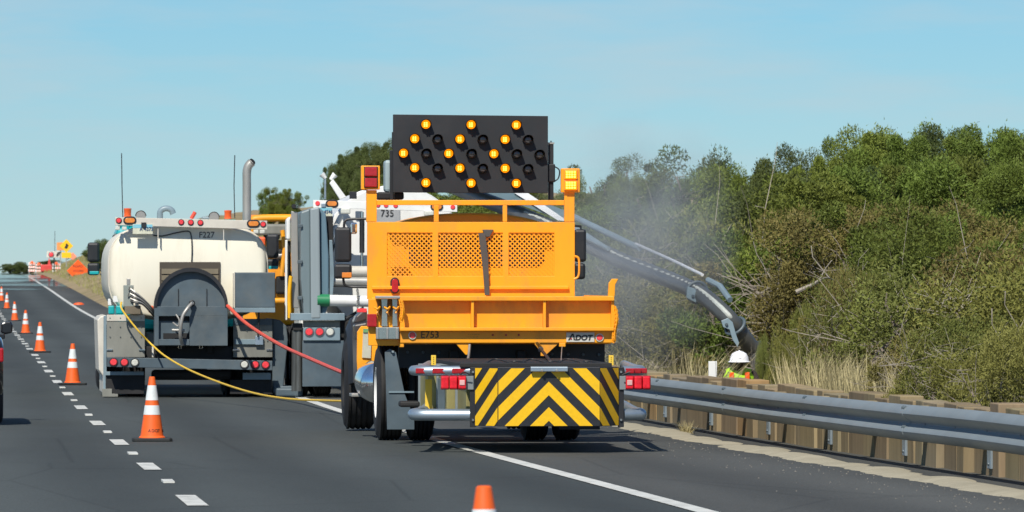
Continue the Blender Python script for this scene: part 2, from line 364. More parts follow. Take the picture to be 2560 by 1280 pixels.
def grid(xs, ys, fz):
    m = MB(); nx = len(xs)
    m.v = [(x, y, fz(x, y)) for y in ys for x in xs]
    m.f = [(j*nx+i, j*nx+i+1, (j+1)*nx+i+1, (j+1)*nx+i) for j in range(len(ys)-1) for i in range(nx-1)]
    return m
gx = [-6000, -2000, -400, -120, -40, -20, -12, -9, -7.2, 6.2, 6.7, 7.2, 8.0, 8.8, 9.3, 9.8, 10.6, 11.5, 12.3] + [13 + .9*i for i in range(22)] + [34, 37, 40, 45, 52, 60, 80, 120, 200, 400, 900, 2500, 6000]
gy = [-150, -60, 0, 30] + [40 + 2.5*i for i in range(48)] + [160 + 8*i for i in range(62)] + [680, 720, 800, 900, 1000, 1200, 1600, 2200, 3000, 5000, 9000]
def gz(x, y):
    z = H(x, y)
    return z - (.06 if -7.3 < x < (8.85 if y < 200 else 6.6) else 0)
grid(gx, gy, gz).build('ground', SOIL, kind='structure', smooth=True)
ry = [-120, -40, 0] + [10 + 4*i for i in range(180)] + [750 + 20*i for i in range(40)]
_rd = grid([-6.8, -2.0, 1.7, 5.06, 6.1, 8.75], ry, lambda x, y: zr(y))
_rd.v = [(x if x < 8 else float(np.interp(y, [150, 290], [8.75, 6.55])), y, z) for x, y, z in _rd.v]
road = _rd.build('road', ASPH, kind='structure', smooth=True)
def strip(x0, x1, y0, y1, name, step=3.0, dz=.006, m=None):
    n = max(1, int((y1 - y0) / step)); ys = [y0 + (y1 - y0) * i / n for i in range(n + 1)]
    return grid([x0, x1], ys, lambda x, y: zr(y) + dz).build(name, m or PAINT, road)
strip(5.0, 5.15, 20, 700, 'edge_line')
strip(-1.80, -1.65, 20, 700, 'edge_line', m=PAINT)
y = 41.9 - 24.4
while y < 420:
    strip(1.61, 1.76, y - 1.5, y + 1.5, 'lane_dash', 1.5)
    c = y + 6.0
    MB().box(1.64, 1.73, c - .35, c + .35, zr(c) - .01, zr(c) + .014).build('pavement_marker', PAINT, road)
    y += 11.97
# pale sand drifted against the barrier
def sandz(x, y):
    n = math.sin(y*2.9) * .5 + math.sin(y*1.3 + 1) * .7 + math.sin(y*5.3 + .4) * .35 + math.sin(y*.47)*.5
    e1 = 7.66 + .035 * math.sin(y*1.1) + .02 * math.sin(y*4.1 + 1) + .012 * math.sin(y*9.7)
    e2 = 8.10 + .05 * math.sin(y*1.9 + 2) + .03 * math.sin(y*4.7) + .02 * n
    c = (e1 + e2) / 2; u = (x - c) / ((e2 - e1) / 2)
    return zr(y) - .010 + (.034 + .012 * n) * max(0, 1 - u*u) ** .7
grid([7.50 + .03*i for i in range(40)], [42 + .12*i for i in range(620)], sandz).build('sandy_verge', SAND, kind='structure', smooth=True)
# pebbles spilled on the shoulder
pb = MB()
for i in range(420):
    yy = 44 + 50 * random.random() ** 1.2; xx = 7.7 - abs(random.gauss(0, .55)); r = random.uniform(.004, .011)
    z0 = zr(yy); a = random.random() * 6.28; ca, sa = math.cos(a) * r, math.sin(a) * r
    pb.add([(xx+ca, yy+sa, z0), (xx-sa, yy+ca, z0), (xx-ca*.8, yy-sa*.8, z0), (xx+sa, yy-ca, z0), (xx, yy, z0 + r*.9)], [(0, 1, 4), (1, 2, 4), (2, 3, 4), (3, 0, 4)])
tag(pb.build('loose_gravel', mat('pale_pebble', (.17, .155, .13), .9, var=.4, vscale=8), kind='stuff'), 'pale pebbles scattered along the shoulder edge', 'gravel')

# ------------------------------------------------------------------ timber retaining wall and guardrail
def wood(name, col):
    return mat(name, col, .85, var=.16, vscale=6, stretch=(1, 1.0, .10), grime=.6, gcol=tuple(c*.42 for c in col), gscale=2.2, bump=.4, bscale=18, rnd=.12, spec=.2)
WOODS = [wood('weathered_timber', (.30, .235, .135)), wood('grey_timber', (.275, .225, .14)), wood('honey_timber', (.38, .255, .115)), wood('brown_timber', (.26, .20, .12))]
WOODEND = wood('cut_timber_end', (.50, .38, .22))
wall = thing('timber_wall', (8.7, 80, zr(80)), 'low brown timber retaining wall standing behind the steel guardrail', 'wall')
y = 49.0; k = 0; rw = random.Random(5)
while y < 128:
    L = 1.905; out_ = rw.uniform(-.012, .015)
    nb = rw.choice((1, 2, 2)); cuts = sorted([0] + [rw.uniform(.25, .75) for _ in range(nb - 1)] + [1])
    lean = rw.uniform(.04, .09) if y < 66 else rw.uniform(.0, .03)
    for a, b in zip(cuts[:-1], cuts[1:]):
        y0 = y + a*L + .012; y1 = y + b*L - (.012 if b < 1 else .035)
        zb = zr(y) - .12; zt = zr(y) + .565 + rw.uniform(-.025, .045); th = rw.uniform(.20, .26)
        xa = 8.60 + out_ - lean * (1 - a); xb = 8.60 + out_ - lean * (1 - b)
        m = MB(); dt = rw.uniform(-.01, .01)
        m.hexa([(xa, y0, zb), (xa + th, y0, zb), (xb + th, y1, zb), (xb, y1, zb)], [(xa + dt, y0, zt), (xa + th, y0, zt), (xb + th, y1, zt), (xb + dt, y1, zt)])
        m.build('timber', rw.choice(WOODS[:2] * 3 + WOODS[3:]*2 + WOODS[2:3]), wall, bev=.008)
    # rough split post between the boards, its sawn face towards the traffic
    MB().box(8.66, 8.84, y - .03, y + .03, zr(y) - .1, zr(y) + .50).build('post', WOODEND, wall, bev=.01)
    if k % 3 == 0:
        yy = y + .55; z0 = zr(yy); xx = 8.60 + out_ - lean * .62 - .012
        pl = MB().box(xx - .014, xx + .01, yy - .11, yy + .11, z0 + .06, z0 + .26).build('strap_plate', ALU, wall, bev=.004)
        for dz in (.10, .26): MB().lathe((xx - .012, yy, z0 + dz), (-1, 0, 0), [(0, .016), (.012, .014), (.016, .006)], 8).build('bolt', SLATE, pl)
    y += L; k += 1
guard = thing('guardrail', (8.3, 80, zr(80)), 'long galvanised steel guardrail running along the right shoulder', 'guardrail')
WP = [(0, .312), (-.03, .303), (-.06, .280), (-.08, .255), (-.086, .238), (-.076, .216), (-.042, .192), (-.012, .168), (-.008, .156), (-.012, .146), (-.045, .125), (-.074, .104), (-.086, .082), (-.078, .060), (-.05, .030), (-.02, .008), (0, 0)]
y = 41.2; k = 0
while y < 128:
    y1 = y + 7.62 + .16; n = 10; ys = [y + (y1 - y) * i / n for i in range(n + 1)]; off = .004 * (k % 2)
    prof = [(8.30 + a - off, b + .24) for a, b in WP]; prof2 = [(a + .0035, b + .0005) for a, b in prof[::-1]]
    loop = prof + prof2; m = MB(); nl = len(loop)
    wob = rw.uniform(-.006, .006)
    for yi in ys:
        for a, b in loop: m.v.append((a, yi, b + zr(yi) + wob * math.sin((yi - y) / 7.7 * 3.14)))
    for j in range(n):
        for i in range(nl): m.f.append((j*nl+i, (j+1)*nl+i, (j+1)*nl+(i+1) % nl, j*nl+(i+1) % nl))
    m.f += [tuple(range(nl)), tuple(range(n*nl+nl-1, n*nl-1, -1))]
    rail = m.build('rail_section', GALV, guard, smooth=True)
    for dy in (.05, .16):
        for zz in (.285, .115):
            MB().lathe((8.30 - .050 - off, y + dy, zr(y) + .24 + zz), (-.7, 0, .7 if zz > .2 else .7), [(0, .018), (.012, .018), (.02, .008)], 8).build('bolt', SLATE, rail)
    for j in range(4):
        yy = y + .95 + 1.905*j
        MB().box(8.288, 8.302, yy - .04, yy + .04, zr(yy) + .24 + .140, zr(yy) + .24 + .172).build('bolt_slot', SLATE, rail)
        if j % 2 == 0:
            MB().box(8.305, 8.585, yy - .08, yy + .08, zr(yy) + .30, zr(yy) + .535).build('blockout', WOODS[1], guard, bev=.01)
    y += 7.62; k += 1
dl = MB(); X, Z = q(1782, 953, 87.6); dl.box(X - .05, X + .05, 87.6, 87.62, Z - .6, q(1782, 903, 87.6)[1])
dl = dl.build('delineator_post', WHITE, org=(X, 87.6, Z - .6), label='flat white marker post standing behind the guardrail', cat='post', bev=.004)

# ------------------------------------------------------------------ vegetation
def leafmat(name, col, rnd=.22):
    m = mat(name, col, .65, var=.42, vscale=1.3, rnd=rnd, spec=.25)
    b = m.node_tree.nodes['Principled BSDF']
    b.inputs['Subsurface Weight'].default_value = 0
    return m
LJ = leafmat('juniper_leaf', (.122, .158, .026)); LJ2 = leafmat('dark_juniper_leaf', (.090, .120, .032)); LO = leafmat('olive_leaf', (.150, .158, .034)); LB = leafmat('brown_olive_leaf', (.150, .134, .036), .3)
BARK = mat('grey_bark', (.20, .165, .135), .9, var=.35, vscale=6, stretch=(1, 1, .2), bump=.6, bscale=14, spec=.1)
TWIG = mat('bleached_twig', (.32, .28, .225), .9, var=.25)
STRAW = mat('dry_grass_blades', (.40, .345, .185), .9, var=.25, vscale=.8, spec=.1)
STRAWG = mat('green_straw_blades', (.27, .27, .09), .9, var=.25, vscale=.8, spec=.1)

def branch_mesh(rng, ht, rad, nl, spread, lean=.1, r0=.11, twigs=0):
    m = MB(); ends = []
    for i in range(nl):
        a = 2*math.pi*i/nl + rng.uniform(-.5, .5); rr = spread * rng.uniform(.35, .95); top = ht * rng.uniform(.45, .82)
        st = Vector((rng.uniform(-.08, .08), rng.uniform(-.08, .08), -.15)); mid = Vector((rr*.35*math.cos(a)+rng.uniform(-.15,.15), rr*.35*math.sin(a)+rng.uniform(-.15,.15), top*.42))
        e = Vector((rr*math.cos(a), rr*math.sin(a), top)); path = smoothpath([st, mid, e], 5); n = len(path)
        path = [p + Vector((rng.uniform(-.05,.05), rng.uniform(-.05,.05), 0)) * (j > 0) for j, p in enumerate(path)]
        m.tube(path, [r0*(1 - .85*j/(n-1)) for j in range(n)], 6); ends += path[3:]
    tw = MB()
    for i in range(twigs):
        b = Vector(ends[rng.integers(len(ends))]); d = Vector(rng.normal(size=3)); d.z = abs(d.z)*.6; d = d.normalized() * rng.uniform(.25, .6)
        bend = Vector(rng.normal(size=3))*.12
        tw.tube([b, b + d*.5 + bend, b + d], [.006, .0045, .002], 3, cap=False)
        e2 = b + d*.5 + bend; d2 = (d + Vector(rng.normal(size=3))*.35)*.5; tw.tube([e2, e2 + d2*.6 + bend*.4, e2 + d2], [.0045, .003, .0015], 3, cap=False)
    return m, tw, ends
def leaf_cloud(rng, centers, radii, per, size, elong=1.9):
    vs = []; n = len(centers)
    C = np.repeat(np.array(centers), per, 0); RR = np.repeat(np.array(radii), per, 0)
    d = rng.normal(size=(len(C), 3)); d /= np.linalg.norm(d, axis=1)[:, None]
    rad = rng.random(len(C)) ** .33
    stray = np.where(rng.random(len(C)) < .06, rng.uniform(1.0, 1.45, len(C)), 1.0)
    P = C + d * (rad * RR * stray)[:, None]
    # leaves grow outwards and up
    ax = d * .7 + rng.normal(size=(len(C), 3)) * .6 + np.array([0, 0, .45]); ax /= np.linalg.norm(ax, axis=1)[:, None]
    sd = np.cross(ax, rng.normal(size=(len(C), 3))); sd /= np.linalg.norm(sd, axis=1)[:, None]
    L = size * rng.uniform(.6, 1.4, len(C)) * elong * .5; W = size * rng.uniform(.6, 1.3, len(C)) * .5
    a = P - ax * L[:, None]; b = P + sd * W[:, None]; c = P + ax * L[:, None]; e = P - sd * W[:, None]
    V = np.stack([a - sd * W[:, None] * .8, a + sd * W[:, None] * .8 + ax * (L * .5)[:, None], c], 1).reshape(-1, 3)
    return V
def cloud_obj(name, V, m, parent):
    me = bpy.data.meshes.new(name); nf = len(V) // 3
    me.vertices.add(len(V)); me.vertices.foreach_set('co', V.astype(np.float32).ravel())
    me.loops.add(nf*3); me.loops.foreach_set('vertex_index', np.arange(nf*3, dtype=np.int32))
    me.polygons.add(nf); me.polygons.foreach_set('loop_start', np.arange(0, nf*3, 3, dtype=np.int32)); me.polygons.foreach_set('loop_total', np.full(nf, 3, np.int32))
    me.update(); me.validate()
    o = bpy.data.objects.new(name, me); COL.objects.link(o); me.materials.append(m); o.parent = parent; ORG[o.name] = Vector((0, 0, 0)); return o
PROTO = {}
def make_tree(key, kind, seed, lm, ht, wd, ncl, per, size, nl, twigs, flat=1.0, name='juniper_tree', low=.12):
    rng = np.random.default_rng(seed)
    root = thing(name, (0, 0, 0), 'proto', 'tree')
    tm, tw, ends = branch_mesh(rng, ht, wd, nl, wd*.8, r0=.05 + .018*ht, twigs=twigs)
    cs, rs = [], []
    lob = [(rng.uniform(-.45, .45)*wd, rng.uniform(-.45, .45)*wd, rng.uniform(.45, .8)*ht, rng.uniform(.35, .6)) for _ in range(6)]
    for i in range(ncl):
        lx, ly, lz, lr = lob[rng.integers(6)]
        d = rng.normal(size=3); d /= np.linalg.norm(d); rr = rng.random() ** .4
        c = np.array([lx + d[0]*rr*wd*lr, ly + d[1]*rr*wd*lr, max(low*ht, lz + d[2]*rr*ht*lr*.62*flat)])
        c[2] = min(c[2], ht*.97)
        cs.append(c); rs.append(rng.uniform(.17, .44) * (wd/2)**.5)
    for p in ends[::2]: cs.append(np.array(p)); rs.append(rng.uniform(.15, .32))
    V = leaf_cloud(rng, cs, rs, per, size)
    tm.build('trunk', BARK, root, smooth=True)
    cr = cloud_obj('crown', V, lm, root)
    if twigs: tw.build('twigs', TWIG, root, kind='stuff')
    PROTO[key] = (root, float(np.percentile(V[:, 2], 99.7))); return root
for i in range(4): make_tree('J%d' % i, 'j', 20+i, LJ if i % 2 == 0 else LJ2, 4.0, 2.0, 78, 900, .036, 7, 110)
for i in range(3): make_tree('S%d' % i, 's', 40+i, (LO, LB, LO)[i], 2.6, 1.5, 80, 600, .026, 9, 480, name='scrub_oak', low=.08)
for i in range(2): make_tree('T%d' % i, 't', 60+i, LJ2, 4.2, 1.5, 36, 420, .036, 8, 90, name='sparse_tree', low=.35)
ORD = 'first second third fourth fifth sixth seventh eighth ninth tenth eleventh twelfth thirteenth fourteenth fifteenth sixteenth seventeenth eighteenth nineteenth twentieth twenty-first twenty-second twenty-third twenty-fourth'.split()
def ordinal_labels(group):
    obs = sorted([o for o in COL.objects if o.get('group') == group], key=lambda o: ((o.location.x*CT - o.location.y*ST) / (o.location.x*ST + o.location.y*CT)))
    for i, o in enumerate(obs): o['label'] = o['label'] + ', ' + ORD[i] + ' from the left'
USED = set()
def place(key, px, ytop, Y, label, group=None, sx=1.0, cat='tree', rng=random.Random(3), mn=.65):
    root, ht = PROTO[key]
    X, Zt = q(px, ytop, Y); b = H(X, Y) - .08; hh = max(.8, Zt - b)
    if key in USED: o = copy_tree(root)
    else: o = root; USED.add(key)
    sc = hh / ht
    o.location = (X, Y, b); o.rotation_euler = (0, 0, rng.uniform(0, 6.28))
    o.scale = (max(sc, mn)*sx*rng.uniform(.9, 1.1), max(sc, mn)*sx*rng.uniform(.9, 1.1), sc)
    tag(o, label, cat, group); return o
rp_ = random.Random(12)
G1 = 'junipers along the hilltop'; L1 = 'green juniper on the skyline of the right hillside'
for px, yt, Y, key, sx in [(1450, 478, 178, 'T1', .8), (1500, 452, 180, 'J2', .5), (1545, 402, 190, 'T0', 1.1), (1598, 398, 195, 'T1', 1.2), (1570, 440, 188, 'J0', .6), (1810, 430, 160, 'J0', .9), (1862, 438, 158, 'J2', .9), (1925, 425, 150, 'J0', .9), (1995, 380, 150, 'J1', .7), (2055, 408, 152, 'J3', .7), (2110, 388, 148, 'J0', .75), (2160, 355, 146, 'J2', .7),
    (2205, 330, 140, 'J0', 1.0), (2262, 322, 142, 'J2', 1.0), (2330, 335, 138, 'J0', 1.0), (2390, 330, 142, 'J1', 1.0), (2450, 338, 139, 'J0', 1.0), (2510, 335, 140, 'J2', 1.1), (2555, 352, 138, 'J3', 1.0), (2610, 350, 140, 'J0', 1.1)]:
    place(key, px, yt, Y, L1, G1, sx)
place('T0', 1690, 382, 150, 'sparse open-branched tree rising out of the dust on the skyline', None, 1.0)
place('T1', 1752, 388, 158, 'thin wispy tree on the skyline beside the sparse dusty one', None, .8)
G2 = 'junipers on the upper slope'; L2 = 'rounded green juniper on the upper slope below the skyline'
for i, px in enumerate(range(1480, 2640, 62)):
    place(rp_.choice(['J0', 'J2', 'J0', 'J1']), px + rp_.uniform(-15, 15), np.interp(px, [1480, 1800, 2000, 2300, 2600], [540, 520, 450, 420, 430]) + rp_.uniform(-25, 30), (136 if px < 1900 else 128) + rp_.uniform(-8, 8), L2, G2, 1.0)
G3 = 'bushes on the middle slope'; L3 = 'olive green bush in the middle of the right slope'
for i, px in enumerate(range(1560, 2640, 58)):
    place(rp_.choice(['J0', 'S0', 'J2', 'S1', 'S2']), px + rp_.uniform(-18, 18), np.interp(px, [1560, 1900, 2300, 2600], [600, 560, 545, 560]) + rp_.uniform(-30, 40), (121 if px < 1900 else 109) + rp_.uniform(-5, 6), L3, G3, 1.05)
G4 = 'scrub at the foot of the slope'; L4 = 'brownish olive scrub bush at the foot of the slope'
for i, px in enumerate([*range(1540, 1880, 52), *range(2095, 2660, 46)]):
    Y = np.interp(px, [1560, 1860, 1900, 2300, 2660], [116, 113, 96, 84, 78]) + rp_.uniform(-2.5, 2.5)
    place(rp_.choice(['S0', 'S1', 'S2', 'S1', 'S2']), px + rp_.uniform(-14, 14), np.interp(px, [1560, 1900, 2300, 2660], [760, 690, 690, 660]) + rp_.uniform(-35, 45), Y, L4, G4, (.45 if 1900 < px < 2160 else .62 if 1900 < px < 2320 else 1.1), 'bush')
G5 = 'low shrubs close behind the wall'; L5 = 'low olive shrub close behind the timber wall'
for px, yt, Y in [(1900, 842, 94), (1938, 846, 93), (2000, 800, 92), (2030, 770, 92), (2120, 800, 86), (2300, 850, 72.5), (2350, 830, 71), (2410, 800, 70), (2475, 850, 68.5), (2535, 830, 67), (2600, 820, 66)]:
    place(rp_.choice(['S0', 'S1', 'S2']), px, yt, Y, L5, G5, (.17 if px < 1950 else .3 if px < 2060 else .9), 'bush')
G6 = 'junipers behind the trucks'
for px, yt, Y, sx in [(838, 415, 290, .6), (868, 396, 292, .75), (905, 382, 295, .8), (945, 362, 290, .85), (985, 350, 287, .9), (1020, 376, 285, 1.0), (860, 445, 272, .7), (920, 430, 270, .8), (965, 425, 270, .8)]:
    place(rp_.choice(['J1', 'J3', 'J0']), px, yt, Y, 'large dark juniper in the clump behind the white mast', G6, sx)
for px, yt, sx in [(678, 484, .6), (705, 471, .8), (735, 482, .7)]:
    place('J0', px, yt, 372, 'round pale green juniper on the tan rise behind the exhaust stack', 'bushes on the tan rise', sx)
for px, yt in [(1110, 440), (1180, 470), (1250, 430), (1320, 440), (1400, 450), (1060, 420)]:
    place(rp_.choice(['J0', 'J2']), px, yt + 20, 215 + rp_.uniform(-12, 12), 'juniper seen below and beside the arrow board', 'junipers behind the arrow board', 1.1)
for px, yt in [(1120, 520), (1210, 515), (1290, 525), (1370, 530), (1440, 545), (1510, 545)]:
    place(rp_.choice(['J0', 'S0']), px, yt, 160 + rp_.uniform(-8, 8), 'bush seen through the openings of the orange headboard', 'bushes behind the headboard', 1.1)
for px, yt, Y in [(245, 612, 470), (262, 600, 460), (280, 605, 450)]:
    place('J1', px, yt, Y, 'dark juniper on the far verge beside the tanker mirror', 'junipers on the far verge', 1.0)
for px, yt, Y in [(28, 660, 720), (45, 655, 730), (62, 660, 715), (80, 664, 700), (100, 655, 690), (122, 650, 680)]:
    place('J3', px, yt, Y, 'dark bush at the far left where the road meets the sky', 'bushes at the road crest', 1.0)
for g_ in (G1, G2, G3, G4, G5, G6, 'bushes on the tan rise', 'junipers behind the arrow board', 'bushes behind the headboard', 'junipers on the far verge', 'bushes at the road crest'): ordinal_labels(g_)
# one bleached trunk and one dead branch that stand out of the scrub
def snag(name, pts, r, label):
    P = [v(*p) for p in pts]; m = MB(); path = smoothpath(P, 6); n = len(path); m.tube(path, [r*(1 - .8*i/(n-1)) for i in range(n)], 7)
    for i in (n//2, n-4):
        d = Vector((random.uniform(-.4, .4), random.uniform(-.2, .2), random.uniform(.1, .5))); m.tube([path[i], path[i] + d*.6, path[i] + d*.8 + Vector((.05, 0, .05))], [r*.35, r*.2, .006], 5)
    m.build(name, BARK if r > .06 else TWIG, org=P[0], label=label, cat='branch', smooth=True)
snag('bleached_trunk', [(2185, 945, 79), (2200, 890, 79.3), (2232, 850, 79.5), (2250, 790, 80)], .075, 'leaning grey bark trunk showing under the scrub')
snag('dead_branch', [(1990, 730, 86), (2030, 712, 86), (2062, 695, 86.2), (2085, 700, 86.5)], .028, 'pale dead branch lying across the scrub')
snag('dry_stalk', [(2500, 1000, 66.5), (2510, 930, 66.7), (2535, 850, 66.7), (2560, 800, 66.8)], .015, 'tall rusty dry stalk at the right edge behind the wall')
# dry grass: blades behind the wall, on the slope and along the far verge
def grass(name, n, fx, hmin, hmax, wd, m, label, cluster=None):
    vs = []; fs = []; rg = np.random.default_rng(n + 5)
    for i in range(n):
        X, Y = fx(rg)
        pxx = CX + F*(X*CT - Y*ST)/(X*ST + Y*CT)
        if 1790 < pxx < 1905 and Y < 97 and rg.random() < .97: continue
        z = H(X, Y) - .03; h = rg.uniform(hmin, hmax); a = rg.uniform(0, 6.28); ln = rg.uniform(.15, .75) * h
        dx, dy = math.cos(a)*ln, math.sin(a)*ln
        if Y < 130: X = max(X, 8.97); dx = max(dx, 8.9 - X)
        t = rg.uniform(0, 6.28); wx, wy = math.cos(t)*wd, math.sin(t)*wd; b = len(vs)
        vs += [(X-wx, Y-wy, z), (X+wx, Y+wy, z), (X+dx*.35+wx*.7, Y+dy*.35+wy*.7, z+h*.6), (X+dx*.35-wx*.7, Y+dy*.35-wy*.7, z+h*.6), (X+dx, Y+dy, z+h*.97)]
        fs += [(b, b+1, b+2, b+3), (b+3, b+2, b+4)]
    mb = MB(); mb.v = vs; mb.f = fs; o = mb.build(name, m, kind='stuff'); return tag(o, label, 'grass')
def near_strip(rg):
    Y = 54 + 62*rg.random(); c = 9.15 + .55*abs(rg.normal()); return c + .15*math.sin(Y*1.3), Y
grass('dry_grass', 18000, near_strip, .35, .90, .007, STRAW, 'tall straw coloured dry grass behind the timber wall')
def clumps(rg):
    c = [(9.25, 74), (9.3, 76.5), (9.2, 79), (9.35, 72), (9.9, 99), (9.8, 103), (10.2, 107), (10.6, 96), (9.8, 110), (9.4, 90)][rg.integers(10)]
    return c[0] + rg.normal()*.28, c[1] + rg.normal()*1.1
grass('pale_grass_clumps', 15000, clumps, .6, 1.2, .008, STRAW, 'pale arching bunches of dry grass leaning over the wall')
grass('slope_grass', 9000, lambda rg: (10.3 + 10*rg.random(), 62 + 90*rg.random()), .25, .7, .009, STRAWG, 'greenish dry grass between the bushes on the slope')
grass('verge_grass', 14000, lambda rg: (6.8 + 11*rg.random(), 260 + 360*rg.random()), .12, .32, .014, STRAWG, 'yellowish grass on the far verge beyond the tanker')
# the single tuft at the edge of the asphalt
tf = MB(); X, Z = q(1716, 1098, 82); rg = np.random.default_rng(4); Zt = zr(82)
for i in range(160):
    a = rg.uniform(0, 6.28); h = rg.uniform(.06, .17); ln = rg.uniform(.02, .14); x0 = X + rg.normal()*.03; y0 = 82 + rg.normal()*.05; t = rg.uniform(0, 6.28); wx, wy = math.cos(t)*.004, math.sin(t)*.004
    tf.add([(x0-wx, y0-wy, Zt), (x0+wx, y0+wy, Zt), (x0+math.cos(a)*ln, y0+math.sin(a)*ln, Zt+h)], [(0, 1, 2)])
tf.build('grass_tuft', STRAW, org=(X, 82, Zt), label='single tuft of dry grass at the edge of the shoulder', cat='grass')

# ------------------------------------------------------------------ orange highway truck with arrow board (nearest vehicle)
YT = 76.3; YS = 79.5; YP = 71.3; YR = 78.5; YF = 84.2
truck = thing('highway_truck', (5.5, YR, zr(YR)), 'orange flatbed highway truck with mesh headboard and folded-down striped crash cushion behind it', 'truck')
# tailgate: plate, lips, ribs, apron
tg = MB().pbox(1000, 1534, 748, 826, YT + .10, .05).build('tailgate', ORANGE, truck, bev=.006)
MB().pbox(996, 1536, 741, 752, YT - .02, .17).build('top_lip', ORANGE, tg, bev=.006)
MB().pbox(1000, 1535, 819, 827, YT - .02, .12).build('lower_lip', ORANGE, tg, bev=.005)
for p in (1178, 1358): MB().pbox(p, p + 7, 752, 819, YT + .0, .11).build('rib', ORANGE, tg, bev=.004)
MB().pbox(1528, 1536, 752, 819, YT + .02, .1).build('rib', ORANGE, tg, bev=.004)
apron = MB().pbox(1000, 1534, 827.3, 857, YT + .06, .06).build('apron', ORANGE, truck, bev=.005)
MB().pprism([(1138, 857.3), (1173, 857.3), (1173, 887), (1164, 887)], YT + .08, .04).build('gusset', ORANGE, truck, bev=.003)
MB().pprism([(1352, 857.3), (1398, 857.3), (1362, 890), (1352, 890)], YT + .08, .04).build('gusset', ORANGE, truck, bev=.003)
MB().pbox(998, 1010, 857.3, 868, YT + .07, .05).build('hinge_lug', ORANGE, truck, bev=.006)
ck = MB().pbox(1398, 1414, 857.3, 867, YT + .05, .06).build('chain_bracket', ORANGE, truck, bev=.005)
for px, r in ((1031, 10), (1499, 10)): disc(px, 838.5 if px < 1200 else 844, r*.78, YT + .05, .012, REDBRIGHT, 'reflector', truck, rim=CLEARLENS)
for px in (1232, 1265, 1297): disc(px, 837.5, 2.6, YT + .05, .01, REDLENS, 'marker_light', truck, 10)
X, Z = q(1051, 844.5, YT + .058); text('E753', (X, YT + .058, Z), .098, DARKINK, truck, 'unit_number', bold=.001)
for k, (a, b) in enumerate(((1170, 1206), (1166, 1214))):
    X, Z = q(a, 838 + 6*k, YT + .058); text('STATE VEHICLE' if False else '- - -- --- --', (X, YT + .058, Z), .03, DARKINK, truck, 'small_lettering')
pl = MB().pbox(1416, 1486, 831, 855, YT + .045, .016).build('name_plate', mat('decal_grey', (.55, .53, .47), .5, var=.06), truck, bev=.002)
X, Z = q(1431, 850, YT + .04); text('DOT', (X + .027, YT + .042, Z), .074, INK, pl, 'lettering', shear=.2, sx=1.08, bold=.003)
MB().prism([v(1420, 850, YT + .043), v(1424, 850, YT + .043), v(1432, 838, YT + .043), v(1434, 850, YT + .043), v(1438, 850, YT + .043), v(1434, 834, YT + .043), v(1430, 834, YT + .043)], (0, -.003, 0)).build('lettering', INK, pl)
disc(1428, 847, 2.2, YT + .042, .003, REDLENS, 'logo_dot', pl, 8)
# bed floor, sides, corner posts
X0, Zb = q(922, 857, YT + .14); X1, _ = q(1533, 857, YT + .14); Zf = q(1200, 822, YT)[1]
MB().box(q(925, 700, YS)[0], X1 - .02, YT + .20, YS - .06, Zf - .16, Zf - .03).build('bed_floor', ORANGE, truck, bev=.006)
sd = MB().box(X1 - .05, X1, YT + .17, YS - .02, Zf - .028, Zf + .34).build('bed_side', ORANGE, truck, bev=.006)
XI = q(925, 700, YS)[0]; MB().box(XI, XI + .05, YT + .19, YS - .02, Zf - .028, Zf + .30).build('bed_side', ORANGE, truck, bev=.006)
for yy in (YT + .9, YT + 1.8): MB().box(X1 + .001, X1 + .04, yy, yy + .05, Zf - .02, Zf + .33).build('stake', ORANGE, sd, bev=.004)
cp = MB().pprism([(1520, 745), (1522, 708), (1530, 697), (1546, 697), (1538, 712), (1537, 741)], YT + .35, .05).build('corner_post', ORANGE, truck, bev=.005)
# chain hanging at the right corner
def chain(pts, r, name, parent, m):
    P = smoothpath(pts, 6); mb = MB()
    L = 0
    for i in range(len(P) - 1):
        a, b = P[i], P[i + 1]; d = (b - a); n = max(1, int(d.length / (r*4)))
        for k in range(n):
            c = a + d * ((k + .5)/n); t = d.normalized(); o = t.cross(Vector((0, 1, 0)) if (i + k) % 2 else Vector((1, .3, 0))).normalized()
            mb.tube([c + t*(r*2.2*math.cos(an)) + o*(r*1.3*math.sin(an)) for an in [j*math.pi/4 for j in range(8)]], r*.45, 5, closed=True)
    return mb.build(name, m, parent, smooth=True)
chain([v(1538, 770, YT), v(1541, 800, YT - .02), v(1536, 830, YT), v(1534, 852, YT)], .014, 'chain', truck, ORANGE)
chain([v(1002, 752, YT - .03), v(1006, 775, YT - .04), v(1003, 800, YT - .04)], .014, 'chain', truck, ORANGE)
# left rear corner column with polished stake pockets
MB().pbox(921, 999, 747, 864, YT + .13, .06).build('corner_column', ORANGE, truck, bev=.006)
SKYPLATE = mat('polished_plate', (.55, .56, .50), .22, .85, var=.12, vscale=3, grime=.3, gcol=(.3, .26, .18))
MB().pbox(940, 1000, 740, 746.5, YT - .03, .16).build('pocket_cap', STEELPIPE, truck, bev=.004)
for a, b in ((953, 969), (980, 994)):
    MB().pprism([(a, 747), (b, 747), (b - 1, 775), (b, 816), (a + 1, 816), (a + 2, 775)], YT + .07, .05).build('stake_strip', SKYPLATE, truck, bev=.004)
for a, b in ((943, 951), (970, 979)): MB().pbox(a, b, 750, 790, YT + .09, .03).build('pocket_recess', mat('slot_shade_orange', (.30, .11, .01), .7), truck, bev=.002)  # darkened body orange: the shade inside the pockets is put into the colour
for k, px in enumerate((944, 969, 991)):
    MB().tube(smoothpath([v(px - 8, 768, YT + .03), v(px, 772, YT + .0), v(px + 6, 767, YT + .03), v(px - 2, 783, YT + .02)], 4), .010, 6).build('latch_wire', ORANGE, truck, smooth=True)
    MB().pbox(px + 1, px + 8, 769, 778, YT + .045, .03).build('latch', UNDER, truck, bev=.003)
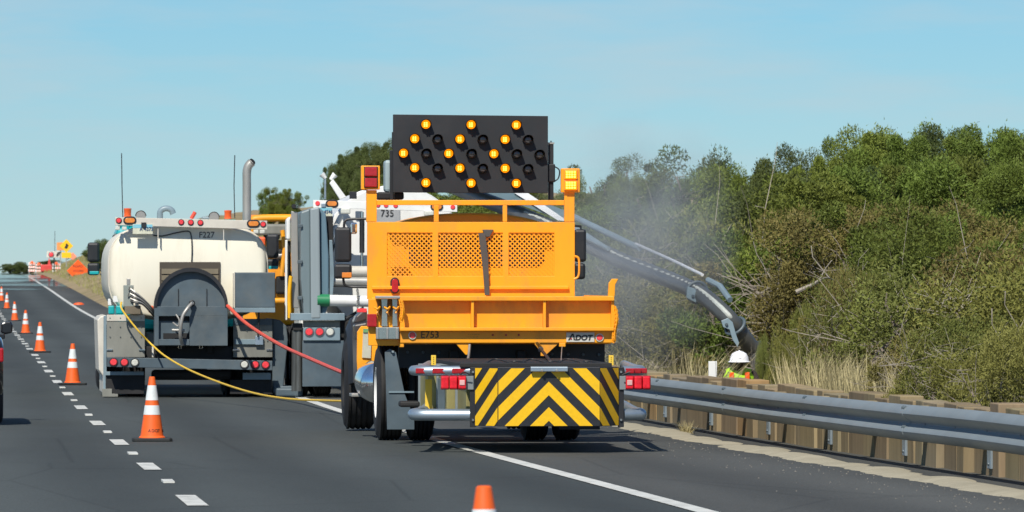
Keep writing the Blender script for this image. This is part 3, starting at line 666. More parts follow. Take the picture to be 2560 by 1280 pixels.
lb = MB().pbox(940, 998, 818, 848, YT + .02, .12).build('latch_box', SKYPLATE, truck, bev=.006)
for px in (941, 966, 990): MB().pbox(px, px + 5, 820, 847, YT - .0, .02).build('latch_bar', STEELPIPE, lb, bev=.002)
MB().pbox(918, 942, 785, 817, YT + .06, .07).build('tail_lamp', REDLENS, truck, bev=.008)
# left side fender and wing plate with a pale reflective strip
XL, ZL = q(893, 970, YT + 2.2)
wing = MB().pprism([(893, 830), (903, 815), (941, 815), (945, 850), (942, 905), (925, 905), (908, 972), (896, 972), (892, 900)], 80.6, .05).build('wing_panel', ORANGE, truck, bev=.006)
MB().pprism([(908, 822), (930, 822), (927, 896), (905, 894)], 80.575, .02).build('reflective_strip', mat('pale_strip', (.50, .50, .40), .4, var=.12, vscale=6), wing, bev=.003)
MB().pbox(908, 930, 822, 831, 80.56, .012).build('green_patch', mat('green_tint', (.16, .36, .16), .4), wing)
MB().pprism([(883, 808), (890, 790), (905, 777), (918, 773), (918, 800), (898, 806)], 81.6, .4).build('fender_cover', mat('dark_fender', (.06, .055, .055), .35, coat=.3), truck, bev=.02)
MB().pprism([(885, 812), (918, 806), (918, 822), (897, 850), (889, 850)], 81.5, .3).build('fender_skirt', mat('dark_fender', (.06, .055, .055)), truck, bev=.02)
MB().pbox(893, 917, 771, 781, YT + 2.6, .05).build('striped_marker', REDBRIGHT, truck, bev=.006)
# fuel tank (chromed, domed end) and step
c = v(955, 957, 79.25); MB().lathe(c, (0, 1, 0), [(-.10, .02), (-.085, .10), (-.04, .18), (0, .225), (.04, .232), (1.2, .232), (1.22, .05)], 32).build('fuel_tank', CHROME, truck, smooth=True)
MB().pbox(879, 926, 984, 992, 80.4, .5).build('step', STEELPIPE, truck, bev=.006)
# chassis, axles, wheels
Zg = zr(YR)
for x in (5.1, 5.8): MB().box(x, x + .09, YT + .3, YF + 1.2, Zg + .72, Zg + .97).build('chassis_rail', UNDER, truck, bev=.01)
MB().lathe((4.6, YR, Zg + .5), (1, 0, 0), [(0, .09), (.7, .09), (.8, .2), (1.05, .2), (1.15, .09), (1.85, .09)], 20).build('rear_axle', UNDER, truck, smooth=True)
MB().lathe((4.6, YF, Zg + .5), (1, 0, 0), [(0, .07), (1.85, .07)], 16).build('front_axle', UNDER, truck, smooth=True)
for xc, sd_ in ((4.57, -1), (4.90, 1), (6.12, -1), (6.46, 1)): wheel(truck, xc, YR, Zg + .505, .505, .27, sd_)
for xc, sd_ in ((4.56, -1), (6.40, 1)): wheel(truck, xc, YF, Zg + .52, .52, .34, sd_, UNDER)
# black splash panel under the tail, bolts
spp = MB().pbox(996, 1512, 857.6, 920, YT + .55, .03).build('splash_panel', BLACK, truck, bev=.004)
for px in (1019, 1058, 1097, 1380, 1420, 1458, 1497): disc(px, 880 + (px - 1019)*.014, 4, YT + .54, .015, SLATE, 'bolt', spp, 8)
MB().pbox(1050, 1500, 905, 985, YT + .62, .3).build('rear_crossmember', UNDER, truck, bev=.01)
# big sheet-steel mud flap behind the left rear wheels
fl = MB().pprism([(962, 880), (975, 872), (990, 880), (1012, 985), (1036, 1046), (1036, 1074), (968, 1074), (965, 960)], YT + .14, .025).build('mud_flap', SLATE, truck, bev=.004)
MB().pbox(972, 1035, 978, 982, YT + .125, .014).build('flap_seam', BLUEGREY, fl)
disc(982, 879, 4, YT + .12, .012, CHROME, 'bolt', fl, 8)
MB().pbox(1398, 1500, 1000, 1074, YT + .9, .025).build('mud_flap', BLACK, truck, bev=.004)
# headboard: posts, rails, plate with three mesh windows
hb = thing('x', (0, 0, 0), '', '') if False else None
def sbox(a, b, c, d, name='panel', dep=.05, y=YS, m=ORANGE, parent=truck, bev=.005): return MB().pbox(a, b, c, d, y, dep).build(name, m, parent, bev=bev)
head = MB().plate([918, 968, 1081, 1096, 1257, 1272, 1386, 1437], [748, 690, 582, 555], {(1, 1), (3, 1), (5, 1)}, YS, .04).build('headboard', ORANGE, truck, bev=.004)
sbox(930, 1422, 715, 723, 'ridge', .05, YS - .04, parent=head); sbox(930, 958, 744, 752, 'ridge', .05, YS - .04, parent=head)
sbox(916, 942, 475, 554.6, 'upright', .07, YS - .005, parent=head); sbox(1411, 1436.5, 478, 554.6, 'upright', .07, YS - .005, parent=head)
sbox(942.3, 1410.7, 500, 513, 'top_rail', .07, parent=head)
sbox(1085, 1097, 513.3, 554.6, 'mullion', .05, parent=head); sbox(1257, 1268, 513.3, 554.6, 'mullion', .05, parent=head)
def mesh_window(a, b, c, d):
    X0, Z1 = q(a, c, YS); X1, Z0 = q(b, d, YS); mb = MB(); pit = .0515; hw = .0068
    for sgn in (1, -1):
        lo = min(sgn*x + z for x in (X0, X1) for z in (Z0, Z1)); hi = max(sgn*x + z for x in (X0, X1) for z in (Z0, Z1)); k = lo
        while k < hi:
            p = [(X0, Z0), (X1, Z0), (X1, Z1), (X0, Z1)]
            p = clip(p, sgn, 1, k + hw*1.414); p = clip(p, -sgn, -1, -(k - hw*1.414))
            if len(p) >= 3: mb.prism([(x, YS + (.012 if sgn > 0 else .019), z) for x, z in p], (0, .007, 0))
            k += pit
    o = mb.build('mesh_screen', ORANGE, head); o['kind'] = 'stuff'
mesh_window(968, 1081, 582, 690); mesh_window(1096, 1257, 582, 690); mesh_window(1272, 1386, 582, 690)
# lamps on the headboard
oval(979, 995, 697, 731, YS - .02, .03, REDLENS, 'tail_lamp', truck, rim=BLACK)
for a, c, m1, nm in ((903, 414, REDLENS, 'stop_lamp'), (1403, 421, AMBERON, 'amber_lamp')):
    bx = sbox(a, a + 47, c, c + 60, 'lamp_housing', .09, YS - .04, bev=.008)
    for k in (0, 1):
        le = MB().pbox(a + 9, a + 40, c + 4 + 27*k, c + 27 + 27*k, YS - .075, .05).build(nm, m1, bx, bev=.012)
        MB().pbox(a + 7, a + 42, c + 2.5 + 27*k, c + 28.5 + 27*k, YS - .055, .03).build('bezel', BLACK if m1 is REDLENS else AMBERLENS, le, bev=.006)
        if m1 is AMBERON:
            for r_ in range(3):
                for cc in range(4): MB().pbox(a + 12 + cc*6.6, a + 16.4 + cc*6.6, c + 7 + 27*k + r_*6.2, c + 11 + 27*k + r_*6.2, YS - .079, .01).build('diode', AMBERHOT, le)
# rubber strap hanging over the headboard
P = [(1195, 580), (1205, 640), (1211, 690), (1215, 738)]
mb = MB()
for (a, b), (c, d) in zip(P[:-1], P[1:]): mb.hexa([v(a, b, YS - .05), v(a + 22, b, YS - .05), v(a + 22, b, YS - .042), v(a, b, YS - .042)], [v(c, d, YS - .06), v(c + 12, d, YS - .06), v(c + 12, d, YS - .052), v(c, d, YS - .052)])
mb = MB(); mb.pprism([(1196, 583), (1213, 583), (1220, 640), (1224, 738), (1212, 738), (1206, 660)], YS - .06, .01)
st = mb.build('rubber_strap', mat('strap_rubber', (.07, .068, .065), .7), truck, bev=.002)
MB().pprism([(1206, 574), (1234, 574), (1224, 592), (1214, 592)], YS - .03, .03).build('strap_hook', mat('strap_rubber', (.07, .068, .065)), st, bev=.004)
# grab handle on the right of the headboard
MB().tube(smoothpath([v(1436, 640, YS), v(1446, 645, YS), v(1448, 665, YS), v(1446, 690, YS), v(1435, 698, YS)], 4), .012, 8).build('grab_handle', ORANGE, truck, smooth=True)
# cab in front of the headboard
YC = YS + 1.0; Zc = zr(YC)
XA, _ = q(962, 600, YC); XB, _ = q(1392, 600, YC); Zt = q(1180, 545, YC)[1]; Zs = Zc + 1.15
prof = []
for k in range(17):
    t = k/16; x = XA + .02 + (XB - XA - .04)*t; prof.append((x, YC, Zt - .10 + .155*(1 - abs(2*t - 1)**2.6)))
MB().prism([(XB, YC, Zs), (XA, YC, Zs), (XA, YC, Zt - .12)] + prof + [(XB, YC, Zt - .12)], (0, 1.75, 0)).build('cab', ORANGE, truck, bev=.03, smooth=True)
MB().pprism([(1032, 592), (1352, 592), (1362, 602), (1362, 655), (1350, 668), (1034, 668), (1022, 655), (1022, 602)], YC - .012, .03).build('rear_window', GLASS, truck, bev=.01)
MB().box(XA + .06, XA + .09, YC + .3, YC + .31, Zs + .2, Zs + .3).build('clearance_lamp', AMBERLENS, truck)
for sx_, xx in ((-1, XA - .004), (1, XB - .006)): MB().box(xx, xx + .01, YC + .7, YC + 1.6, Zs + .45, Zs + .95).build('side_window', GLASS, truck, bev=.003)
MB().hexa([(XA + .06, YC + 1.76, Zs - .35), (XB - .06, YC + 1.76, Zs - .35), (XB - .06, YC + 1.76, Zs + .40), (XA + .06, YC + 1.76, Zs + .40)], [(XA + .2, YC + 3.6, Zs - .35), (XB - .2, YC + 3.6, Zs - .35), (XB - .2, YC + 3.6, Zs + .2), (XA + .2, YC + 3.6, Zs + .2)]).build('hood', ORANGE, truck, bev=.05)
MB().box(XA + .1, XB - .1, YC + 3.7, YC + 3.85, Zc + .4, Zc + .75).build('front_bumper', CHROME, truck, bev=.02)
for xx in (4.40, 6.24): MB().tube([(xx + .18, YF + .62*math.cos(a), Zg + .52 + .62*math.sin(a)) for a in [i*math.pi/10 for i in range(11)]], .17, 8).build('front_fender', BLACK, truck, smooth=True)
# mirrors
ml = MB().pbox(838, 879, 568, 655, YC + 1.2, .12).build('mirror', BLACK, truck, bev=.03)
MB().pbox(836, 880, 660, 697, YC + 1.2, .14).build('mirror', BLACK, truck, bev=.03)
MB().pbox(855, 879, 681, 694, YC + 1.185, .012).build('turn_lamp', AMBERLENS, ml, bev=.003)
MB().pbox(876, 893, 556, 585, YC + 1.15, .05).build('spot_mirror', CHROME, truck, bev=.02)
MB().tube(smoothpath([v(860, 570, YC + 1.25), v(862, 553, YC + 1.25), v(875, 548, YC + 1.25), v(918, 547, YC + 1.2)], 5), .014, 8).build('mirror_arm', BLACK, truck, smooth=True)
MB().tube(smoothpath([v(858, 696, YC + 1.25), v(862, 712, YC + 1.25), v(880, 717, YC + 1.25), v(918, 718, YC + 1.2)], 5), .014, 8).build('mirror_arm', BLACK, truck, smooth=True)
MB().pbox(1437, 1466, 573, 655, YC + 1.2, .12).build('mirror', BLACK, truck, bev=.03); MB().pbox(1437, 1464, 658, 698, YC + 1.2, .12).build('mirror', BLACK, truck, bev=.03)
MB().tube([v(1420, 562, YC + 1.25), v(1452, 566, YC + 1.25), v(1452, 580, YC + 1.25)], .014, 8).build('mirror_arm', BLACK, truck, smooth=True)
# ---- arrow board
YB = YS + .45
bd = MB().pprism([(983, 286), (1370, 290), (1370, 483), (983, 481)], YB, .06).build('arrow_board', BOARD, truck, bev=.004)
def lamp(px, py, on):
    c = v(px, py, YB); r = 11.8*YB/F
    o = MB().lathe(c, (0, -1, 0), [(0, r*1.02), (.045, r*1.02), (.05, r*.96), (.018, r*.9), (.014, .01)], 20).build('lamp', BOARD if not on else BLACK, bd, smooth=True)
    # hood: a half tube shading the lens from above
    mb = MB(); n = 16; L = .15; vs = []
    for j, rr in ((0, 1.14), (1, 1.14), (2, 1.06), (3, 1.06)):
        for i in range(n + 1):
            a = R(-10 + 200*i/n); ll = L*(.55 + .45*max(0, math.sin(a))) if j in (1, 2) else 0
            vs.append(c + Vector((math.cos(a)*r*rr, -ll, math.sin(a)*r*rr)))
    N1 = n + 1; fs = []
    for j in range(3):
        for i in range(n): fs.append((j*N1+i, j*N1+i+1, (j+1)*N1+i+1, (j+1)*N1+i))
    mb.add(vs, fs); mb.build('hood', BOARD, o, smooth=True)
    lm_ = MB().lathe(c + Vector((0, -.03, 0)), (0, -1, 0), [(-.01, r*.93), (.03, r*.93), (.055, r*.6), (.06, .01)], 18).build('lens', AMBERON if on else mat('dull_lens', (.06, .06, .062), .25, coat=.5), o, smooth=True)
    if on:
        for dx in (-4.2, 1.2):
            for dz in (-5.5, -1.5, 2.5):
                MB().pbox(px + dx, px + dx + 3.2, py + dz, py + dz + 3, YB - .098, .05).build('diode', AMBERHOT, o)
for k in range(3):
    x = 1064 + 113*k; yo = .8*k
    for dx, dy in ((0, 311), (-28, 347), (-56, 383), (-28, 419.5), (0, 457)): lamp(x + dx, dy + yo, True)
    for dx, dy in ((29, 348.5), (1, 384), (29, 421)): lamp(x + dx, dy + yo, False)
lamp(1348, 387, False)
MB().pbox(975, 983, 375, 500, YB + .08, .06).build('board_post', BLACK, truck, bev=.005)
MB().pbox(980, 984, 330, 372, YB + .065, .05).build('hinge', BLACK, truck, bev=.004)
MB().pbox(1371, 1384, 358, 500, YB + .08, .06).build('board_post', BLACK, truck, bev=.005)
MB().pbox(1370, 1388, 410, 455, YB + .05, .08).build('actuator', BLACK, truck, bev=.01)
MB().tube([v(1378, 352, YB + .1), v(1378, 420, YB + .1)], .012, 8).build('actuator_rod', CHROME, truck, smooth=True)
MB().pbox(1368, 1386, 356, 360, YB + .07, .03).build('bracket', STEELPIPE, truck)
MB().tube(smoothpath([v(1384, 415, YB + .1), v(1398, 425, YB + .1), v(1396, 445, YB + .1), v(1384, 455, YB + .1)], 5), .008, 6).build('cable', BLACK, truck, smooth=True)
MB().pbox(962, 980, 400, 480, YB + .2, .3).build('control_box', mat('pale_blue_box', (.33, .42, .44), .5), truck, bev=.03)
MB().pbox(945, 1010, 480, 499, YB + .1, .4).build('board_base', UNDER, truck, bev=.02)
# ---- crash cushion
cu = thing('crash_cushion', (5.6, YP + .3, zr(YP)), 'black and yellow chevron crash cushion on grey tubes behind the orange truck', 'crash cushion')
Xc0, Zp0 = q(1245, 1066, YP); Xc1, Zp1 = q(1500, 918, YP)
# side faces fold away from the traffic
Xl, _ = q(1188, 1000, YP + .28); Xr, _ = q(1546, 1000, YP + .28)
def face(Pa, Pb): return [Vector((Pa[0], Pa[1], Zp0)), Vector((Pb[0], Pb[1], Zp0)), Vector((Pb[0], Pb[1], Zp1)), Vector((Pa[0], Pa[1], Zp1))]
corners = [(Xl, YP + .28), (Xc0, YP), (Xc1, YP), (Xr, YP + .28)]
foot = [corners[0], corners[1], corners[2], corners[3], (Xr, YP + .5), (Xl, YP + .5)]
nose = MB().prism([(a, b, Zp0) for a, b in foot], (0, 0, Zp1 - Zp0)).build('nose_panel', CHEVB, cu, bev=.004)
lens_ = [math.hypot(corners[i+1][0]-corners[i][0], corners[i+1][1]-corners[i][1]) for i in range(3)]
ucen = lens_[0] + (q(1372, 1000, YP)[0] - Xc0); u0 = 0
zap = q(1372, 954, YP)[1]; per = 64*YP/F; yw = 34*YP/F
for i in range(3):
    a, b = corners[i], corners[i+1]; d = Vector((b[0]-a[0], b[1]-a[1], 0)).normalized(); nrm = Vector((d.y, -d.x, 0))
    for side in (-1, 1):
        for k in range(-14, 6):
            top = zap + per*k; bot = top - yw
            p = [(u0 + .004, Zp0 + .004), (u0 + lens_[i] - .004, Zp0 + .004), (u0 + lens_[i] - .004, Zp1 - .01), (u0 + .004, Zp1 - .01)]
            p = clip(p, -side, 0, -side*ucen)
            # stripe: bot <= z + |u-uc| <= top
            p = clip(p, side, 1, top + side*ucen) if len(p) > 2 else []
            p = clip(p, -side, -1, -(bot + side*ucen)) if len(p) > 2 else []
            if len(p) < 3: continue
            P3 = [Vector((a[0], a[1], 0)) + d*(uu - u0) + Vector((0, 0, zz)) + nrm*.0025 for uu, zz in p]
            ar = sum((P3[j+1]-P3[0]).cross(P3[j+2]-P3[0]).length for j in range(len(P3)-2))
            if ar < .0008: continue
            MB().prism(P3, nrm*.002).build('chevron_stripe', CHEVY, nose)
    u0 += lens_[i]
for a, b in ((1175, 1189.5), (1545, 1560)):
    fg = MB().pbox(a, b, 918, 1068, YP + .29, .03).build('end_flange', BLACK, cu, bev=.004)
    for py in (930, 1050): disc((a + b)/2, py, 3.6, YP + .285, .015, CHROME, 'bolt', fg, 8)
for pa, sgn in ((1178, -1), (1556, 1)):
    for py, rr in ((927, 12.5), (1037, 15)):
        p0 = v(pa, py, YP + .36); xe = 4.50 if sgn < 0 else 6.66
        r = rr*YP/F
        pe = (1034, 1040, 1056, 1075) if sgn < 0 else (1602, 1600, 1585, 1560)
        xq = [q(a_, 900, b_)[0] for a_, b_ in zip(pe, (YP + .62, YP + .95, YP + 1.8, YT + .1))]
        path = smoothpath([p0, Vector((p0.x + (xq[0] - p0.x)*.5, YP + .40, p0.z)), Vector((p0.x + (xq[0] - p0.x)*.9, YP + .46, p0.z)), Vector((xq[0], YP + .62, p0.z)), Vector((xq[1], YP + .95, p0.z)), Vector((xq[2], YP + 1.8, p0.z)), Vector((xq[3], YT + .1, p0.z))], 7)
        tb = MB().tube(path, r, 16).build('bumper_tube', ALU, cu, smooth=True)
        if py < 1000:
            for k, f_ in enumerate((3, 8, 13)):
                p = path[f_]; t = (path[f_+1] - path[f_-1]).normalized()
                MB().box(p.x - .07, p.x + .07, p.y - r - .006, p.y - r*.6, p.z - r*.55, p.z + r*.5).build('reflector', REDLENS, tb, bev=.008)
    # uprights between the tubes
    a, b = (1176, 1187) if sgn < 0 else (1548, 1559)
    MB().pbox(a, b, 940, 1022, YP + .33, .06).build('upright', ALU, cu, bev=.005)
    a, b = (1140, 1184) if sgn < 0 else (1549, 1568)
    br = MB().pbox(a, b, 940, 974, YP + .27, .012).build('lamp_bracket', GALV, cu, bev=.003)
    for k in range(3):
        px = (1103 + 21.5*k) if sgn < 0 else (1565 + 21*k)
        hs = MB().pbox(px, px + 19, 941, 972, YP + .20, .05).build('tail_lamp', mat('deep_red_lens', (.72, .012, .025), .2, var=.25, vscale=25, coat=.5), br, bev=.012)
        MB().pbox(px - 1, px + 20, 939, 974, YP + .235, .03).build('bezel', REDLENS, hs, bev=.008)
        if (k == 2 and sgn < 0) or (k == 0 and sgn > 0): MB().pbox(px + 3, px + 16, 950, 963, YP + .192, .012).build('white_lens', mat('pinkish_clear_lens', (.7, .4, .38), .3), hs, bev=.004)
    MB().tube(smoothpath([v(1150 if sgn < 0 else 1560, 938, YP + .2), v(1160 if sgn < 0 else 1575, 930, YP + .18), v(1175 if sgn < 0 else 1555, 937, YP + .2)], 5), .006, 6).build('cable', BLACK, cu, smooth=True)
    px = 1078 if sgn < 0 else 1522
    mk = MB().pbox(px, px + 12, 888, 913, YP + 1.9, .02).build('height_marker', YELLOW, cu, bev=.002)
    for k in range(4): disc(px + 6, 893 + 5*k, 1, YP + 1.897, .003, BLACK, 'hole', mk, 6)
# collapsing modules between the tubes
for k in range(3):
    y0 = YP + .75 + k*1.35; X0_, X1_ = 4.95 - .10*k, 6.25 + .10*k
    md = MB().box(X0_, X1_, y0, y0 + 1.2, Zp0 + .06, Zp1 - .05).build('absorber_module', PALEY, cu, bev=.01)
    MB().box(X0_ - .02, X1_ + .02, y0 + 1.22, y0 + 1.27, Zp0 + .02, Zp1 - .02).build('diaphragm', GALV, cu, bev=.004)
for px in (1095, 1150): MB().pbox(px, px + 18, 945, 1030, YP + 1.6, .08).build('strut', SLATE if px < 1120 else CHROME, cu, bev=.006)
for a, b in ((1063, 1080), (1120, 1130)): MB().pbox(a, b, 948, 1034, YP + 2.3, .04).build('module_edge', YELLOW, cu, bev=.004)
MB().pbox(1000, 1050, 1003, 1018, YP + 3.6, .3).build('hinge_lug', UNDER, cu, bev=.02)
tr = MB().pbox(1150, 1530, 908, 917.6, YP + .3, 4.2).build('top_tray', UNDER, cu, bev=.005)
for k in range(6):
    x = 1210 + 45*k; MB().tube(smoothpath([v(x, 912, YP + .8), v(x + 25, 898 + 6*(k % 2), YP + 1.0), v(x + 60, 905, YP + .9), v(x + 90, 911, YP + .8)], 5), .007, 5).build('cable', BLACK, cu, smooth=True)
hk = MB().pbox(1327, 1420, 917, 929, YP - .06, .055).build('lift_bracket', ALU, cu, bev=.006)
for px in (1355, 1392): disc(px, 926, 3.5, YP - .06, .02, STEELPIPE, 'bolt', hk, 8)
MB().tube([v(1345, 866, YT - .1), v(1362, 885, YT - 1.0), v(1386, 917, YP + .3)], .016, 8).build('hydraulic_hose', BLACK, cu, smooth=True)
MB().tube([v(1343, 862, YT - .08), v(1352, 874, YT - .4)], .030, 10).build('hose_coupling', CHROME, cu, smooth=True)
MB().tube([v(1405, 866, YT), v(1402, 912, YP + 2)], .005, 5).build('cable', STEELPIPE, cu); MB().tube(smoothpath([v(1174, 862, YT), v(1172, 885, YT - .1), v(1170, 898, YT - .2)], 4), .014, 6).build('cable', STEELPIPE, cu, smooth=True)

# ------------------------------------------------------------------ water tanker in the closed lane
YK = 110.0; Zk = zr(YK)
tk = thing('tanker_truck', (3.4, YK + 1.5, Zk), 'cream water tanker with dark hose reel on its back and white light bar on top', 'tanker')
def superell(cx, cz, a, b, n=56, e=3.2):
    o = []
    for k in range(n):
        t = 2*math.pi*k/n; c, s_ = math.cos(t), math.sin(t)
        o.append((cx + a*math.copysign(abs(c)**(2/e), c), cz + b*math.copysign(abs(s_)**(2/e), s_)))
    return o
XA, ZA = q(273, 558, YK + .3); XB, ZB = q(668, 800, YK + .3); cx, cz, aa, bb = (XA+XB)/2, (ZA+ZB)/2, (XB-XA)/2, (ZA-ZB)/2
mb = MB(); N = 56; secs = [(0.00, .91), (.010, .94), (.03, .966), (.07, .988), (.13, 1.0), (6.2, 1.0), (6.35, .95), (6.4, .86)]
for dy, k in secs: mb.v += [(x, YK + .25 + dy, z) for x, z in superell(cx, cz, aa*k, bb*k if k > .95 else bb*(k*.98+.02))]
for j in range(len(secs)-1):
    for i in range(N): mb.f.append((j*N+i, j*N+(i+1) % N, (j+1)*N+(i+1) % N, (j+1)*N+i))
mb.f += [tuple(range(N-1, -1, -1)), tuple(range((len(secs)-1)*N, len(secs)*N))]
tank = mb.build('tank', CREAM, tk, smooth=True)
YE = YK + .25
MB().tube([(x, YE + .14, z) for x, z in superell(cx, cz, aa*1.005, bb*1.005)], .014, 6, closed=True).build('weld_band', BEIGE, tank, smooth=True)
X, Z = q(497, 594, YE); text('F227', (X, YE - .004, Z), .125, mat('faded_ink', (.06, .055, .05), .7), tank, 'unit_number', sx=.95, bold=.001)
MB().tube(smoothpath([v(383, 588, YE-.02), v(405, 590, YE-.02), v(440, 582, YE-.02), v(470, 578, YE-.02), v(478, 590, YE-.02), v(480, 625, YE-.02), v(479, 656, YE-.02)], 5), .010, 6).build('cable', BLACK, tank, smooth=True)
# recessed opening behind the hose reel: brown surround with slats
op = MB().pbox(399, 551, 655, 735, YE - .03, .04).build('hatch_surround', mat('dark_brown_paint', (.07, .055, .04), .6), tk, bev=.003)
for py in (672, 688, 704): MB().pbox(404, 546, py, py + 13, YE - .05, .03).build('slat', mat('tan_slat', (.20, .165, .11), .7), op, bev=.002)
# hose reel housing
YH = YK - .45
arch = [(386, 865), (386, 770)] + [(477.5 + 91.5*math.cos(R(a)), 768 - 96*math.sin(R(a))) for a in range(180, -1, -9)] + [(569, 865)]
reel = MB().pprism(arch, YH + .12, .5).build('reel_housing', SLATE, tk, bev=.004)
rim = [(477.5 + 93*math.cos(R(a)), 768 - 99*math.sin(R(a))) for a in range(180, -1, -6)]; rin = [(477.5 + 85*math.cos(R(a)), 768 - 89*math.sin(R(a))) for a in range(0, 181, 6)]
mb = MB(); n = len(rim)
for i in range(n-1):
    a, b = rim[i], rim[i+1]; c, d = rin[n-1-i], rin[n-2-i]
    mb.hexa([v(*c, YH + .02), v(*a, YH + .02), v(*a, YH + .119), v(*c, YH + .119)], [v(*d, YH + .02), v(*b, YH + .02), v(*b, YH + .119), v(*d, YH + .119)])
mb.build('rim', BLACK, reel, smooth=True)
fr = MB().pbox(386, 569, 766, 790, YH + .03, .088).build('front_plate', SLATE, reel, bev=.003)
MB().pbox(474, 569, 790.3, 864, YH + .03, .088).build('front_plate', SLATE, reel, bev=.003)
MB().pbox(386, 397, 790.3, 864, YH + .03, .088).build('front_plate', SLATE, reel, bev=.003); MB().pbox(397.3, 473.7, 848, 863, YH + .03, .088).build('front_plate', SLATE, reel, bev=.003)
MB().pbox(398, 473, 792, 802, YH + .11, .006).build('slot', UNDER, reel); MB().pbox(408, 473, 833, 847, YH + .11, .006).build('slot', UNDER, reel)
for px in (445, 516): MB().pbox(px, px + 1.6, 722, 766, YH + .10, .02).build('seam', BLACK, reel)
hub = disc(480, 758, 6, YH + .0, .06, CHROME, 'hub', reel, 16, rim=BLACK)
MB().tube(smoothpath([v(479, 759, YH - .06), v(468, 772, YH - .12), v(457, 790, YH - .14), v(452, 815, YH - .14), v(451, 840, YH - .10), v(456, 862, YH)], 6), .027, 10).build('hose', STEELPIPE, reel, smooth=True)
MB().tube([v(430, 825, YH - .02), v(462, 826, YH - .02)], .02, 8).build('valve', STEELPIPE, reel, smooth=True)
MB().tube(smoothpath([v(440, 786, YH), v(448, 800, YH - .02), v(445, 815, YH - .02), v(432, 806, YH)], 5), .012, 6).build('valve_handle', STEELPIPE, reel, smooth=True)
for px in (449, 502): MB().tube([v(px - 3, 864, YH + .05), v(px - 3, 871, YH + .05), v(px + 4, 871, YH + .05), v(px + 4, 864, YH + .05)], .005, 6).build('tie_ring', CHROME, reel, smooth=True)
bx = MB().pbox(588, 688, 681, 769, YK - .25, .5).build('tool_box', SLATE, tk, bev=.012)
MB().pbox(586, 688, 769.4, 781, YK - .27, .54).build('box_base', BLUEGREY, bx, bev=.004); MB().pbox(584, 588, 682, 769, YK - .1, .36).build('box_side', BEIGE, bx)
# control cabinet with valves and hose bundle on the left
cb = MB().pbox(309, 334, 713, 766, YK - .2, .15).build('control_cabinet', mat('green_grey', (.26, .29, .26), .55, var=.12, grime=.35), tk, bev=.005)
MB().pbox(317, 326, 696, 713, YK - .15, .08).build('cabinet_valve', STEELPIPE, cb, bev=.01)
for k in range(6):
    MB().tube(smoothpath([v(326, 722 + 6*k, YK - .22), v(340, 732 + 5*k, YK - .26), v(358, 747 + 3*k, YK - .24), v(378, 768 + 3*k, YK - .15), v(386, 782 + 2*k, YK)], 5), .013, 6).build('hydraulic_line', BLACK if k % 2 else STEELPIPE, cb, smooth=True)
for px, py in ((322, 726), (331, 727), (320, 742)): MB().tube([v(px, py, YK - .22), v(px + 2, py - 10, YK - .25)], .010, 6).build('lever', STEELPIPE, cb, smooth=True)
MB().pbox(312, 352, 764, 786, YK - .2, .3).build('valve_block', mat('rusty_steel', (.16, .13, .09), .8, var=.3), tk, bev=.01)
MB().pprism([(283, 740), (292, 740), (296, 755), (283, 755)], YK - .1, .06).build('white_tag', WHITE, tk, bev=.004); MB().pprism([(270, 747), (276, 747), (279, 763), (270, 763)], YK - .1, .06).build('white_tag', WHITE, tk, bev=.004)
for a, b in ((271, 286), (290, 308)): MB().pbox(a, b, 764, 786, YK + .2, .2).build('teal_fitting', TEAL, tk, bev=.02)
MB().pbox(371, 384, 764, 782, YK - .05, .1).build('orange_rag', BEACON, tk, bev=.02)
# fenders and weathered rear sheets
for a, b, top in ((267, 362, 787), (583, 681, 797)):
    sh = MB().pbox(a, b, top + 16, 893, YK - .02, .03).build('rear_sheet', GREYFLAP, tk, bev=.004)
    MB().pbox(a, b, top, top + 15.7, YK - .03, .05).build('sheet_cap', BEIGE if a < 300 else SLATE, sh, bev=.004)
    for px in (a + 5, b - 9): MB().pbox(px - 6, px + 10, 873, 876.5, YK - .04, .018).build('latch', CHROME, sh, bev=.003)
    for k in range(4):
        for py in (top + 8, top + 30, top + 55): disc(a + 8 + k*26, py, 1.5, YK - .03, .008, SLATE, 'rivet', sh, 6)
MB().pbox(586, 655, 848, 861, YK - .06, .05).build('step_bar', BLUEGREY, tk, bev=.004); MB().pbox(638, 658, 840, 862, YK - .09, .03).build('bracket', ALU, tk, bev=.004)
MB().tube([v(648, 765, YK - .12), v(645, 842, YK - .12)], .014, 8).build('stay_rod', BLACK, tk, smooth=True)
lf = MB().pprism([(243, 800), (250, 791), (266, 787), (266, 985), (257, 985), (257, 940), (247, 925)], YK + .1, 2.6).build('side_fender', BEIGE, tk, bev=.02)
MB().pprism([(259, 790), (266.5, 788), (266.5, 988), (258, 988)], YK + .02, .06).build('fender_edge', BLUEGREY, lf, bev=.004)
rf = MB().pprism([(681, 797), (700, 800), (716, 815), (720, 850), (708, 970), (684, 985), (681, 985)], YK + .1, 2.4).build('side_fender', SLATE, tk, bev=.02)
MB().pbox(683, 745, 965, 985, YK + .05, .6).build('tyre_guard', SLATE, tk, bev=.02)
